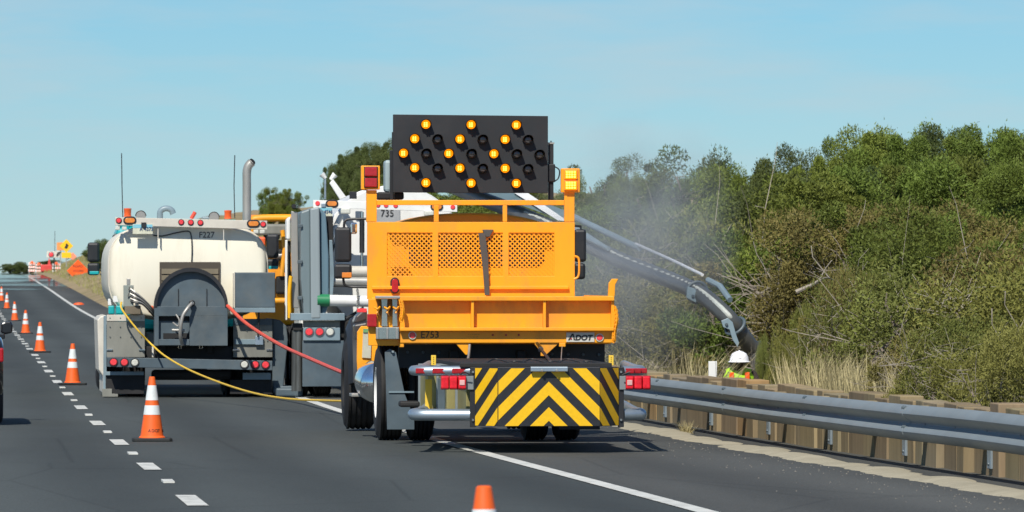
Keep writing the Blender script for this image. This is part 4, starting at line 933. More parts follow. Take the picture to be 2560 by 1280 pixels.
# bumper with lamps
bp_ = MB().pprism([(268, 893), (681, 902), (681, 926), (268, 917)], YK - .30, .14).build('bumper', SLATE, tk, bev=.006)
for px, m1 in ((284, REDBRIGHT), (311, REDBRIGHT), (337, CLEARLENS), (611, CLEARLENS), (638, REDBRIGHT), (664, REDBRIGHT)): disc(px, 905.5 + (px - 284)*.018, 8.6, YK - .30, .018, m1, 'tail_lamp', bp_, 20, rim=BLACK)
MB().pbox(264, 360, 929, 938, YK - .05, .05).build('flap_bar', BLUEGREY, tk, bev=.003); MB().pbox(607, 677, 932, 949, YK - .05, .05).build('flap_bar', BLUEGREY, tk, bev=.003)
MB().pbox(264, 360, 938.4, 985, YK, .02).build('mud_flap', RUBBER, tk, bev=.004); MB().pbox(575, 680, 949.5, 985, YK, .02).build('mud_flap', RUBBER, tk, bev=.004)
MB().pprism([(255, 972), (280, 972), (280, 984), (295, 985), (295, 992), (256, 992)], YK - .03, .05).build('skid_plate', GREYFLAP, tk, bev=.004)
MB().pbox(364, 582, 866, 905, YK + .05, .8).build('frame_end', UNDER, tk, bev=.01); MB().pbox(380, 580, 925, 950, YK + .3, .5).build('axle_housing', UNDER, tk, bev=.05)
MB().pbox(380, 384, 862, 893, YK - .1, .03).build('hanger', BEIGE, tk)
for x in (3.0, 3.7): MB().box(x, x + .09, YK, YK + 9.6, Zk + .65, Zk + .92).build('chassis_rail', UNDER, tk, bev=.01)
for dy in (1.3, 2.65):
    for xc, sd_ in ((2.32, -1), (2.66, 1), (4.14, -1), (4.48, 1)): wheel(tk, xc, YK + dy, Zk + .52, .52, .27, sd_)
for xc, sd_ in ((2.36, -1), (4.44, 1)): wheel(tk, xc, YK + 8.0, zr(YK+8) + .52, .52, .3, sd_)
# light bar over the tank
YL = YK + .09
bar = MB().pprism([(288, 543), (668, 552), (668, 574), (288, 563)], YL, .08).build('light_bar', BEIGE, tk, bev=.005)
for px in (297, 453, 477, 501, 658): disc(px, 551.5 + (px - 297)*.026, 6, YL, .014, REDBRIGHT, 'marker_lamp', bar, 18, rim=BLACK)
for a in (312, 621): oval(a, a + 25, 545 + (a - 312)*.026, 557 + (a - 312)*.026, YL - .002, .018, AMBERLENS, 'turn_lamp', bar, rim=BLACK)
for a in (394, 558): MB().pbox(a, a + 2, 572, 600, YL + .02, .04).build('bar_leg', BEIGE, bar)
def licence(parent, a, b, c, d, Y, st):
    p = MB().pbox(a, b, c, d, Y, .006).build('licence_plate', mat('plate_cream', (.62, .62, .48), .5, var=.15, vscale=9), parent, bev=.002)
    MB().pbox(a + 1, b - 1, c + 1, c + (d-c)*.4, Y - .003, .003).build('plate_sky', mat('plate_blue', (.22, .52, .62), .5, var=.1), p)
    X, Z = q(a + (b-a)*.34, d - (d-c)*.33, Y - .006); text(st, (X, Y - .006, Z), (d-c)*.55*Y/F, mat('plate_blue_ink', (.03, .07, .16), .5), p, 'lettering', sx=.85, bold=.001)
    return p
licence(bar, 332, 382, 560, 585, YL - .03, 'A 4375')
MB().pprism([(353, 556), (366, 556), (366, 566), (360, 572), (353, 566)], YL - .05, .03).build('plate_lamp', BLACK, bar, bev=.004)
for px in (294, 311, 640, 656): MB().pbox(px - 6, px + 6, 566 + (px-294)*.024, 575 + (px-294)*.024, YL - .02, .08).build('work_lamp', CLEARLENS, bar, bev=.01)
for px, py in ((319, 521), (570, 526)):
    b_ = MB().lathe(v(px, py + 21, YL + .1), (0, 0, 1), [(0, .058), (.015, .058), (.02, .052), (.10, .054), (.105, .057), (.125, .057), (.13, .01)], 20).build('beacon', BEACON, tk, smooth=True)
for px, py in ((352, 540), (535, 543)):
    MB().lathe(v(px, py, YL + .3), (0, -1, 0), [(-.03, .04), (-.02, .075), (.02, .075), (.025, .07), (.026, .01)], 20).build('round_lamp', STEELPIPE, tk, smooth=True)
    MB().tube([v(px + 13*math.cos(R(a)), py - 13*math.sin(R(a)), YL + .28) for a in range(0, 181, 15)], .008, 6).build('lamp_ring', BLACK, tk, smooth=True)
MB().tube([v(400, 548, YL + .6), v(400, 536, YL + .6)] + [v(416 + 16*math.cos(R(a)), 533 - 12*math.sin(R(a)), YL + .6) for a in range(180, -1, -15)] + [v(433, 535, YL + .6)], .045, 12).build('vent_pipe', BLUEGREY, tk, smooth=True)
MB().pbox(505, 548, 541, 549, YL + .5, .3).build('manhole_lid', BLUEGREY, tk, bev=.02)
MB().tube([v(478, 547, YL + .4), v(488, 530, YL + .4)], .03, 10).build('red_handle', REDHOSE, tk, smooth=True)
for px, t, b in ((305, 383, 545), (585, 388, 545)): MB().tube([v(px + 2, b, YK + 7.4), v(px, (t+b)/2, YK + 7.4), v(px - 1 if px < 400 else px + 2, t, YK + 7.4)], .008, 5).build('whip_antenna', BLACK, tk, smooth=True)
YX = YK + 7.2
MB().tube(smoothpath([v(617, 640, YX), v(617, 540, YX), v(617, 460, YX), v(617, 430, YX), v(621, 415, YX), v(630, 405, YX)], 5), .068, 16).build('exhaust_stack', STEELPIPE, tk, smooth=True)
MB().lathe(v(630.5, 404.5, YX - .02), (.6, -.55, .58), [(.0, .055), (.012, .055), (.013, .01)], 14).build('pipe_mouth', UNDER, tk)
# teal cab beyond the tank
YCB = YK + 7.6; X0, Zt = q(290, 552, YCB); X1, _ = q(600, 552, YCB)
cabo = MB().box(X0, X1 + .05, YCB, YCB + 1.7, Zk + .95, Zt - .10).build('cab', TEAL, tk, bev=.09)
MB().box(X0 + .06, X1 - .02, YCB + .1, YCB + 1.5, Zt - .11, Zt + .02).build('cab_roof', TEAL, tk, bev=.05)
MB().box(X0 + .3, X1 - .3, YCB - .012, YCB + .01, Zt - .75, Zt - .35).build('rear_window', GLASS, tk, bev=.005)
MB().box(X0 + .1, X1 - .1, YCB + 1.71, YCB + 3.4, Zk + .7, Zk + 1.75).build('hood', TEAL, tk, bev=.09)
MB().tube(smoothpath([v(284, 630, YCB), v(283, 595, YCB), v(288, 588, YCB), v(296, 588, YCB)], 4), .018, 8).build('grab_rail', BLACK, tk, smooth=True)
for a, b, sgn in ((219, 249, -1), (667, 697, 1)):
    mr_ = MB().pbox(a, b, 606 if sgn < 0 else 585, 655 if sgn < 0 else 645, YCB + .9, .12).build('mirror', BLACK, tk, bev=.04)
    MB().pbox(a, b, 657 if sgn < 0 else 647, 688 if sgn < 0 else 673, YCB + .9, .12).build('mirror', BLACK, tk, bev=.04)
    lo_ = 678 if sgn < 0 else 665
    MB().pbox(a + 5, b - 2, lo_, lo_ + 8, YCB + .885, .03).build('mirror_base', TEAL, tk, bev=.01)
    for k in (0, 1):
        if sgn < 0: MB().tube([v(250, 675 + 9*k, YCB + .95), v(272, 690 + 12*k, YCB + .95)], .012, 6).build('mirror_arm', BLACK, tk, smooth=True)
        else: MB().tube([v(640, 620 + 40*k, YCB + .95), v(680, 618 + 42*k, YCB + .95)], .012, 6).build('mirror_arm', BLACK, tk, smooth=True)
MB().pbox(640, 664, 592, 615, YCB - .2, .12).build('orange_lamp', BEACON, tk, bev=.03)

# ------------------------------------------------------------------ vacuum excavator truck on the shoulder
YV = 109.5; Zv = zr(YV)
vt = thing('vacuum_truck', (6.2, YV + 1.5, Zv), 'white vacuum truck with tall blue-grey rear door panels and a long hose boom', 'truck')
licx = v(783, 500, YV)
vb = MB().pprism([(783, 500), (1143, 510), (1143, 530), (783, 519)], YV + .1, .1).build('light_bar', WHITE, vt, bev=.005)
for px in (794, 945, 965, 989, 1132): disc(px, 508.5 + (px-794)*.028, 6, YV + .1, .014, REDBRIGHT, 'marker_lamp', vb, 18)
oval(818, 842, 503, 515, YV + .098, .018, AMBERLENS, 'turn_lamp', vb, rim=BLACK); oval(1080, 1104, 511, 523, YV + .098, .018, AMBERLENS, 'turn_lamp', vb, rim=BLACK)
licence(vb, 784, 831, 518, 541, YV + .07, 'A 4546'); MB().pbox(803, 814, 508, 518, YV + .05, .04).build('plate_lamp', ALU, vb, bev=.006)
MB().pbox(852, 876, 521, 535, YV + .05, .1).build('work_lamp', CLEARLENS, vb, bev=.02); MB().pbox(1060, 1085, 527, 540, YV + .05, .1).build('work_lamp', CLEARLENS, vb, bev=.02)
# debris tank: white barrel with its mouth open
cT = v(985, 650, YV + .9); rT = 1.10
MB().lathe(cT, (0, 1, 0), [(0, rT*.90), (0, rT), (.06, rT*1.02), (.10, rT), (5.2, rT), (5.3, rT*.9), (5.3, .05)], 48).build('debris_tank', WHITE, vt, smooth=True)
MB().lathe(cT + Vector((0, .03, 0)), (0, 1, 0), [(0, rT*.895), (.5, rT*.89), (.55, .05)], 40).build('tank_mouth', BEIGE, vt, smooth=True)
X, Z = q(951, 541, YV + .88); text('735', (X, YV + .87, Z), .15, INK, vt, 'unit_number', sx=.9)
npl = MB().pbox(940, 1000, 521, 560, YV + .88, .02).build('number_panel', mat('grey_panel', (.33, .34, .35), .6), vt, bev=.003)
# tall rear door, swung open to the left: stacked flat panels seen edge-on
door = MB().pprism([(752, 530), (775, 522), (777, 795), (760, 792), (752, 700)], YV - .10, 1.3).build('tank_door', mat('door_teal_grey', (.16, .21, .225), .45, var=.12, vscale=1.5, stretch=(3, 3, .3), grime=.4, gcol=(.09, .1, .1)), vt, bev=.02)
MB().pprism([(775.4, 521), (799, 517), (802, 797), (777.4, 797)], YV - .16, 1.3).build('door_panel', mat('door_pale_grey', (.27, .32, .335), .45, var=.12, vscale=1.5, stretch=(3, 3, .3), grime=.35, gcol=(.14, .15, .15)), door, bev=.025)
MB().pprism([(799.5, 519), (815, 535), (822, 640), (822, 760), (810, 797), (802.5, 797)], YV - .06, 1.2).build('door_panel', mat('door_blue_grey', (.12, .20, .25), .45, var=.15, vscale=1.5, stretch=(3, 3, .3)), door, bev=.02)
MB().pprism([(815.5, 540), (832, 540), (834, 600), (829, 720), (822.5, 720), (822.5, 640)], YV + .05, .9).build('door_liner', UNDER, door, bev=.01)
MB().pprism([(823, 600), (831, 600), (836, 690), (832, 740), (824, 740)], YV + .0, .1).build('door_seal', BLUEGREY, door, bev=.01)
for py in (560, 650, 740): MB().pbox(744, 756, py, py + 9, YV - .14, .06).build('clamp', SLATE, door, bev=.006)
MB().tube(smoothpath([v(852, 540, YV + .4), v(836, 575, YV + .3), v(822, 615, YV + .2), v(818, 650, YV + .1)], 5), .04, 8).build('door_strut', WHITE, vt, smooth=True)
MB().tube([v(905, 548, YV + .2), v(905, 632, YV + .2)], .038, 12).build('lift_cylinder', BLACK, vt, smooth=True); MB().tube([v(905, 632, YV + .2), v(905, 690, YV + .2)], .022, 10).build('cylinder_rod', CHROME, vt, smooth=True)
MB().lathe(v(905, 540, YV + .2), (0, 0, 1), [(-.06, .03), (.06, .03)], 10).build('cylinder_pin', CHROME, vt, smooth=True)
MB().tube(smoothpath([v(842, 600, YV + .3), v(826, 640, YV + .2), v(816, 665, YV + .2), v(820, 700, YV + .2)], 5), .018, 8).build('hydraulic_hose', BLACK, vt, smooth=True)
for py, x0, m1, r in ((677, 818, BEIGE, .08), (703, 806, STEELPIPE, .085)): MB().tube([v(x0, py, YV + .15), v(1150, py + 6, YV + .15)], r, 18).build('carry_pipe', m1, vt, smooth=True)
pp = MB().tube([v(823, 751, YV - .1), v(1000, 755, YV - .1)], .085, 18).build('suction_pipe', WHITE, vt, smooth=True)
MB().tube([v(793, 750.5, YV - .1), v(824, 751, YV - .1)], .092, 18).build('green_end', GREEN, pp, smooth=True)
chain([v(893, 720, YV - .2), v(895, 745, YV - .2), v(893, 780, YV - .2)], .012, 'chain', vt, STEELPIPE)
# left side: body edge, chrome strips, yellow hose
MB().pprism([(716, 548), (727, 540), (727, 600), (716, 600)], YV + .8, .4).build('white_cap', WHITE, vt, bev=.03)
MB().pprism([(713, 600), (719, 600), (718, 800), (712, 800)], YV + .7, .05).build('white_edge', WHITE, vt, bev=.006)
MB().pbox(719, 727, 602, 790, YV + .9, .8).build('side_locker', UNDER, vt, bev=.01); MB().pprism([(728, 528), (744, 530), (747, 770), (732, 770), (728, 640)], YV + .3, .06).build('door_frame', STEELPIPE, vt, bev=.01)
disc(735, 516, 6, YV + .3, .06, RUBBER, 'rubber_buffer', vt, 14)
MB().tube(smoothpath([v(724, 795, YV + .2), v(723, 740, YV + .2), v(726, 700, YV + .2), v(728, 690, YV + .2)], 5), .03, 10).build('yellow_hose', mat('hose_yellow', (.9, .45, .01), .45), vt, smooth=True)
# rear frame, lamps, flaps
MB().pbox(727, 862, 783, 801, YV - .15, .3).build('rear_beam', BLUEGREY, vt, bev=.008); MB().pbox(758, 850, 801.4, 818, YV - .05, .1).build('rear_channel', GREYFLAP, vt, bev=.004)
lp = MB().pbox(758, 850, 819, 851, YV - .14, .06).build('lamp_panel', BLUEGREY, vt, bev=.004)
for px, m1 in ((773, REDBRIGHT), (799, REDBRIGHT), (825, CLEARLENS)): disc(px, 830, 9.3, YV - .14, .018, m1, 'tail_lamp', lp, 20, rim=SLATE)
MB().pbox(756, 860, 851.5, 966, YV - .1, .02).build('mud_flap', SLATE, vt, bev=.004)
MB().pbox(733, 757, 808, 826, YV - .05, .2).build('hinge_block', UNDER, vt, bev=.01)
for px, r, t in ((737, .045, 826), (747, .05, 826)): MB().tube([v(px, t, YV + .02), v(px - 1, 978, YV + .02)], r, 12).build('drain_pipe', mat('worn_dark_steel', (.10, .105, .10), .4, .3, var=.5, vscale=3, stretch=(6, 6, .5)), vt, smooth=True)
MB().pbox(843, 1120, 800, 960, YV + .5, .6).build('rear_frame', UNDER, vt, bev=.02)
MB().tube([v(850, 780, YV + .1), v(862, 800, YV), v(910, 770, YV)], .03, 8).build('dark_pipe', BLACK, vt, smooth=True)
MB().pbox(690, 757, 970, 992, YV + .3, 1.4).build('tyre_guard', SLATE, vt, bev=.03)
for x in (5.8, 6.5): MB().box(x, x + .09, YV + .3, YV + 10, Zv + .65, Zv + .95).build('chassis_rail', UNDER, vt, bev=.01)
for dy in (1.6, 2.95):
    for xc, sd_ in ((5.12, -1), (5.46, 1), (6.94, -1), (7.28, 1)): wheel(vt, xc, YV + dy, Zv + .52, .52, .27, sd_)
for xc, sd_ in ((5.45, -1), (7.24, 1)): wheel(vt, xc, YV + 8.6, zr(YV+8.6) + .52, .52, .3, sd_)
MB().box(5.40, 7.35, YV + 7.6, YV + 9.4, Zv + .9, Zv + 2.75).build('cab', WHITE, vt, bev=.1); MB().box(5.5, 7.2, YV + 9.41, YV + 10.6, Zv + .7, Zv + 1.7).build('hood', WHITE, vt, bev=.1)
MB().box(5.388, 5.398, YV + 8.0, YV + 9.0, Zv + 1.85, Zv + 2.5).build('side_window', GLASS, vt)
# mast, boxes on top
MB().pprism([(824, 458), (833, 448), (866, 493), (850, 499)], YV + .5, .1).build('boom_rest', WHITE, vt, bev=.008)
MB().tube([v(813, 446, YV + .6), v(813, 498, YV + .6)], .014, 8).build('lamp_pole', ALU, vt, smooth=True)
for a, b in (((804, 435), (814, 446)), ((838, 436), (826, 449))): MB().tube([v(*a, YV + .6), v(*b, YV + .6)], [.05, .025], 10).build('flood_lamp', WHITE, vt, smooth=True)
MB().pbox(874, 892, 479, 497, YV + .6, .05).build('black_box', BLACK, vt, bev=.005); MB().pprism([(888, 483), (905, 476), (960, 476), (960, 499), (888, 499)], YV + 1.2, .4).build('cooler_box', WHITE, vt, bev=.01)
MB().pbox(990, 1070, 478, 505, YV + 1.5, .8).build('filter_housing', WHITE, vt, bev=.06)
# ---- hose boom: beam, ribbed hose, clamps
def bv(px, py, Y): return v(px, py, Y)
path = smoothpath([bv(1105, 452, 112.5), bv(1180, 486, 111.8), bv(1300, 535, 109.5), bv(1430, 592, 106.5), bv(1560, 655, 103.5), bv(1680, 702, 100.5), bv(1752, 736, 98.6), bv(1810, 784, 97.4), bv(1848, 828, 97.4), bv(1882, 876, 97.6)], 14)
boom = MB()
rr = [.108 + (.008 if i % 2 else 0) for i in range(len(path))]
boom = boom.tube(path, rr, 18).build('suction_hose', HOSEGREY, vt, smooth=True)
def offs(p, up, sd): return [a + Vector((sd, -.02, up)) for a in p]
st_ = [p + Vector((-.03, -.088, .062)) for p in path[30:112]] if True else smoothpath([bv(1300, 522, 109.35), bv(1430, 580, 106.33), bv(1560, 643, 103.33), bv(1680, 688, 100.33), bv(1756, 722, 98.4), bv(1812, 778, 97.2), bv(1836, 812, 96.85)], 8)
MB().tube(st_, .034, 8).build('hose_stripe', mat('pale_stripe', (.50, .52, .47), .55, var=.3, vscale=14), boom, smooth=True)  # pale strip along the upper near side of the hose
MB().hexa([bv(1285, 482, 109.6), bv(1316, 480, 109.6), bv(1316, 480, 109.8), bv(1285, 482, 109.8)], [bv(1395, 551, 107.1), bv(1425, 553, 107.1), bv(1425, 553, 107.3), bv(1395, 551, 107.3)]).build('boom_beam', WHITE, vt, bev=.01)
MB().hexa([bv(1100, 440, 112.2), bv(1150, 428, 112.2), bv(1150, 428, 112.5), bv(1100, 440, 112.5)], [bv(1410, 552, 107.2), bv(1450, 540, 107.2), bv(1450, 540, 107.5), bv(1410, 552, 107.5)]).build('boom_arm', mat('teal_grey_steel', (.13, .19, .20), .4, var=.15), vt, bev=.01)
MB().tube([bv(1425, 538, 106.8), bv(1580, 612, 103.2), bv(1600, 620, 102.7)], .045, 10).build('boom_pipe', BLUEGREY, vt, smooth=True)
MB().tube([bv(1590, 610, 102.9), bv(1680, 650, 100.7), bv(1756, 687, 98.8)], .022, 8).build('polished_rail', mat('glint_white', (.9, .9, .9), .35, .2), vt, smooth=True)  # near-white base colour stands in for the sun glint on the rail
MB().tube([bv(1440, 578, 106.0), bv(1480, 600, 105), bv(1520, 622, 104)], [.07, .05, .03], 10).build('boom_cylinder', BLUEGREY, vt, smooth=True)
def clampring(i, px, py, Y, plate, ptn):
    c = path[i]; t = (path[i+1] - path[i-1]).normalized(); a1 = t.cross(Vector((0, 1, 0))).normalized(); a2 = t.cross(a1).normalized()
    rg_ = MB().tube([c + (a1*math.cos(an) + a2*math.sin(an))*.14 for an in [k*math.pi/12 for k in range(24)]], .022, 8, closed=True).build('hose_clamp', SLATE, vt, smooth=True)
    MB().pprism(plate, Y, .025).build(ptn, BLUEGREY, rg_, bev=.006)
    disc(px, py, 4, Y - .005, .02, SLATE, 'bolt', rg_, 10)
clampring(82, 1732, 740, 98.45, [(1720, 716), (1738, 722), (1746, 738), (1740, 757), (1716, 744)], 'hanger_plate')
clampring(108, 1816, 811, 96.75, [(1803, 802), (1820, 795), (1832, 806), (1840, 835), (1848, 858), (1844, 868), (1832, 850), (1824, 824), (1808, 818)], 'guide_plate')
MB().tube([bv(1770, 700, 98.4), bv(1800, 715, 98), bv(1825, 750, 97.6)], .04, 8).build('hose_guard', BLUEGREY, vt, smooth=True)
tip = path[-1]; MB().tube([tip + Vector((0, 0, .1)), tip + Vector((.14, 0, -.35)), tip + Vector((.22, 0, -.8))], [.115, .11, .11], 14).build('suction_nozzle', mat('worn_dark_steel', (.1, .1, .1)), vt, smooth=True)

# ------------------------------------------------------------------ ropes between the trucks
def line(name, pts, r, m, label, cat): 
    P = smoothpath([v(*p) for p in pts], 10); MB().tube(P, r, 8).build(name, m, org=P[0], label=label, cat=cat, smooth=True)
line('red_hose', [(569, 765, YK - .45), (620, 812, 108.0), (700, 862, 104.0), (780, 899, 98.0), (860, 933, 92.0), (900, 948, 89.0), (925, 960, 86.5)], .027, REDHOSE, 'taut red hose running from the tanker reel to the orange truck', 'hose')
line('yellow_rope', [(303, 755, YK - .25), (306, 775, YK - .3), (345, 826, YK - .35), (383, 865, YK - .35), (420, 895, 108.5), (480, 928, 107), (560, 960, 104), (640, 984, 101), (720, 997, 98), (800, 1001, 96), (870, 1003, 93.5), (930, 1005, 92)], .014, YELROPE, 'sagging yellow rope running from the tanker controls towards the orange truck', 'rope')

# ------------------------------------------------------------------ orange work truck seen between tanker and vacuum truck
YO = 128.0; Zo = zr(YO)
wt = thing('orange_work_truck', (5.0, YO + 1, Zo), 'orange equipment truck half hidden between the tanker and the vacuum truck', 'truck')
MB().pbox(636, 720, 600, 745, YO + 1, 2.5).build('body', mat('machine_orange', (.90, .32, .008), .5, grime=.6, gcol=(.1, .05, .02), gscale=2.5), wt, bev=.05)  # orange with irregular dark brown patches
MB().tube(smoothpath([v(628, 600, YO), v(632, 556, YO), v(650, 546, YO), v(740, 545, YO), v(800, 546, YO)], 6), .065, 14).build('top_rail', ORANGE, wt, smooth=True)
MB().pbox(620, 650, 537, 560, YO + 1.5, .6).build('orange_hood', mat('dull_orange', (.75, .20, .01), .5), wt, bev=.03); MB().pbox(640, 720, 560, 588, YO + .6, .6).build('grey_duct', GREYFLAP, wt, bev=.04)
for a, b, c, d in ((692, 708, 622, 652), (690, 716, 690, 735), (660, 700, 576, 600)): MB().pbox(a, b, c, d, YO + .8, .25).build('engine_part', UNDER, wt, bev=.04)
MB().tube([v(684, 641, YO + .5), v(712, 638, YO + .5)], .05, 10).build('pipe', STEELPIPE, wt, smooth=True); MB().tube([v(684, 752, YO + .5), v(724, 752, YO + .5)], .055, 10).build('pipe', ORANGE, wt, smooth=True)
MB().tube([v(706, 575, YO + .4), v(712, 620, YO + .4), v(704, 690, YO + .4)], .04, 8).build('strut', ORANGE, wt, smooth=True)
MB().box(4.0, 6.0, YO + 1, YO + 5, Zo + .5, Zo + .9).build('chassis', UNDER, wt, bev=.02)
for dy in (1.6, 4.4):
    for xc, sd_ in ((4.2, -1), (6.0, 1)): wheel(wt, xc, YO + dy, zr(YO+dy) + .48, .48, .3, sd_)
MB().box(4.2, 6.0, YO + 3.6, YO + 5.2, Zo + .9, Zo + 2.2).build('cab', ORANGE, wt, bev=.08)

# ------------------------------------------------------------------ traffic cones
def make_cone():
    root = thing('traffic_cone', (0, 0, 0), 'cone', 'cone', 'traffic cones along the closed lane')
    b = MB().prism([(-.21, -.18, 0), (-.18, -.21, 0), (.18, -.21, 0), (.21, -.18, 0), (.21, .18, 0), (.18, .21, 0), (-.18, .21, 0), (-.21, .18, 0)], (0, 0, .035)).build('base', CONEB, root, bev=.008)
    def rad(z): return .125 - (.125 - .031)*(z - .035)/.645
    def seg(z0, z1, nm, m, ex=0):
        pr = [(z0, .01), (z0, rad(z0) + ex), (z1, rad(z1) + ex), (z1, .01)] if nm != 'cone_tip' else [(z0, .01), (z0, rad(z0)), (z1 - .006, rad(z1)), (z1, rad(z1) - .008), (z1 - .03, rad(z1) - .012)]
        return MB().lathe((0, 0, 0), (0, 0, 1), pr, 28).build(nm, m, root, smooth=True)
    seg(.035, .280, 'cone_body', CONEO); seg(.280, .378, 'reflective_collar', CONEW, .002); seg(.378, .432, 'cone_band', CONEO); seg(.432, .588, 'reflective_collar', CONEW, .002); seg(.588, .68, 'cone_tip', CONEO)
    MB().lathe((0, 0, 0), (0, 0, 1), [(.034, .14), (.040, .14), (.058, .124), (.058, .11)], 28).build('cone_foot', CONEO, root, smooth=True)
    return root
cone0 = make_cone()
CL = ['orange cone cut off by the bottom edge, in front of the orange truck', 'nearest whole cone, standing between the lane dashes and the tanker', 'second whole cone left of the tanker, its base edge turned', 'third cone along the lane dashes, left of the tanker', 'fourth cone along the lane dashes', 'fifth cone along the lane dashes, small', 'sixth cone along the lane dashes, near the left edge', 'farthest small cone at the left edge']
for i, (px, py, Y) in enumerate([(1215, 0, 28.9), (380, 1103, 78.0), (181, 960, 122.0), (100, 882, 166), (64, 831, 214), (37, 797, 262), (17, 770, 312), (4, 757, 345)]):
    o = cone0 if i == 0 else copy_tree(cone0)
    X = q(px, 800, Y)[0]; o.location = (X, Y, zr(Y) + .002); o.rotation_euler = (R(random.uniform(-1, 1)), R(random.uniform(-1.2, 1.2)), random.uniform(-.3, .3)); o['label'] = CL[i]
    if i == 1:
        ORG[o.name] = Vector((0, 0, 0)); o.rotation_euler = (0, 0, 0)
        # stencilled lettering wraps round the skirt
        for k, ch in enumerate('ADOT MA'):
            if ch == ' ': continue
            me = text(ch, (0, 0, 0), .045, INK, o, 'lettering', extrude=.001).data
            an = R(-22 + 17*k); rr_ = .118 - .0008
            M = Matrix.Rotation(an, 4, 'Z') @ Matrix.Translation((0, -rr_, .098)) @ Matrix.Rotation(R(-8), 4, 'X')
            me.transform(M)

# ------------------------------------------------------------------ dark car at the left edge
YA = 88.0; Za = zr(YA)
car = thing('dark_car', (-.35, YA + 2.2, Za), 'black car passing in the left lane, only its right edge in view', 'car')
CARP = mat('black_car_paint', (.012, .013, .016), .2, var=.05, coat=.8)
x0, x1 = -1.28, .545
side = [(0, .45), (-.06, .62), (0, .95), (.12, 1.02), (1.0, 1.06), (3.2, 1.02), (4.3, .88), (4.5, .7), (4.5, .35), (.1, .33)]
mb = MB(); n = len(side); secx = [(x0 + .10, .96), (x0, 1.0), (x1, 1.0), (x1 - .0, 1.0)]
mb.prism([(x0, YA + a, Za + b) for a, b in side], (x1 - x0, 0, 0)).build('body', CARP, car, bev=.07, smooth=True)
gh = [(.45, 1.04), (.95, 1.40), (2.1, 1.46), (2.7, 1.38), (3.4, 1.02)]
mb = MB(); a_ = [(x0 + .06, YA + a, Za + b) if b < 1.1 else (x0 + .22, YA + a, Za + b) for a, b in gh]; b_ = [(x1 - .06, y_, z_) if z_ < Za + 1.1 else (x1 - .22, y_, z_) for _, y_, z_ in a_]
mb.add(a_ + b_, [tuple(range(5)), tuple(range(9, 4, -1))] + [(i, 5+i, 5+(i+1) % 5, (i+1) % 5) for i in range(5)]); mb.build('greenhouse', GLASS, car, bev=.03)
MB().box(x0 + .26, x1 - .26, YA + 1.0, YA + 2.55, Za + 1.42, Za + 1.485).build('roof', CARP, car, bev=.03)
MB().prism([v(2, 808, YA + 3.1), v(12, 804, YA + 3.1), v(28, 803, YA + 3.1), v(32, 812, YA + 3.1), v(31, 832, YA + 3.1), v(14, 836, YA + 3.1), v(2, 832, YA + 3.1)], (0, .12, 0)).build('door_mirror', CARP, car, bev=.02)
MB().box(x1 - .08, x1 + .04, YA + 3.12, YA + 3.2, Za + 1.0, Za + 1.06).build('mirror_stalk', CARP, car, bev=.01)
for xx, sgn in ((x0 + .12, -1), (x1 - .115, 1)):
    for dy in (.85, 3.6): wheel(car, xx, YA + dy, zr(YA+dy) + .33, .33, .215, sgn, ALU)
    MB().box(xx - .12, xx + .12, YA - .07, YA - .02, Za + .75, Za + .92).build('tail_light', REDLENS, car, bev=.02)
MB().box(-.7, -.0, YA - .075, YA - .06, Za + .60, Za + .75).build('licence_plate', WHITE, car, bev=.004)
MB().box(x0 + .05, x1 - .05, YA - .10, YA + .02, Za + .34, Za + .52).build('rear_bumper', UNDER, car, bev=.03)

# ------------------------------------------------------------------ far signs, barricades
def diamond(px, py, r, Y, m, label, name='warning_sign', legs=True, stand=True):
    c = v(px, py, Y); rr = r*Y/F; g = H(c.x, Y)
    t = thing(name, (c.x, Y, g), label, 'sign')
    f = MB().prism([(c.x - rr, Y, c.z), (c.x, Y, c.z - rr), (c.x + rr, Y, c.z), (c.x, Y, c.z + rr)], (0, .03, 0)).build('sign_face', m, t, bev=.02)
    MB().box(c.x - .04, c.x + .04, Y + .035, Y + .1, g - .1, c.z).build('post', STEELPIPE, t)
    if stand:
        for s_ in (-1, 1): MB().tube([(c.x, Y + .08, g + .35), (c.x + s_*.6, Y + .3, g)], .03, 6).build('leg', BLACK, t)
    return t, f, c, rr
t, f, c, rr = diamond(195, 677, 28, 478, SIGNO, 'large orange diamond roadwork sign on the verge left of the tanker')
for k, (st, sz) in enumerate((('ROAD', .20), ('WORK', .20), ('AHEAD', .18))): text(st, (c.x - .33, 478 - .012, c.z + .22 - .3*k), sz*1.15, INK, f, 'lettering')
diamond(182, 641, 10, 640, SIGNP, 'small pale orange diamond sign left of the tanker mirror, the left one of two'); diamond(219, 641, 11, 640, SIGNP, 'small pale orange diamond sign partly behind the tanker mirror')
t, f, c, rr = diamond(166, 615, 17, 560, SIGNY, 'yellow diamond warning sign with a yellow plaque below it on the far verge', stand=False)
X0, Z1 = q(154, 631, 560); X1, Z0 = q(178, 645, 560); MB().box(X0, X1, 559.98, 560.02, Z0, Z1).build('plaque', SIGNY, t, bev=.01)
MB().prism([(c.x - .16, 559.985, c.z - .15), (c.x + .05, 559.985, c.z - .22), (c.x + .16, 559.985, c.z + .05), (c.x, 559.985, c.z + .24), (c.x - .08, 559.985, c.z + .02)], (0, -.006, 0)).build('arrow_symbol', INK, f)
X0, Z1 = q(142, 606, 565); X1, Z0 = q(160, 626, 565); g = H(X0, 565)
t = thing('orange_panel_sign', ((X0+X1)/2, 565, g), 'small dull orange panel behind the yellow diamond sign', 'sign'); MB().box(X0, X1, 565, 565.04, Z0, Z1).build('sign_face', mat('dull_orange_panel', (.75, .28, .08), .6), t); MB().box((X0+X1)/2 - .04, (X0+X1)/2 + .04, 565.05, 565.1, g - .1, Z1).build('post', STEELPIPE, t)
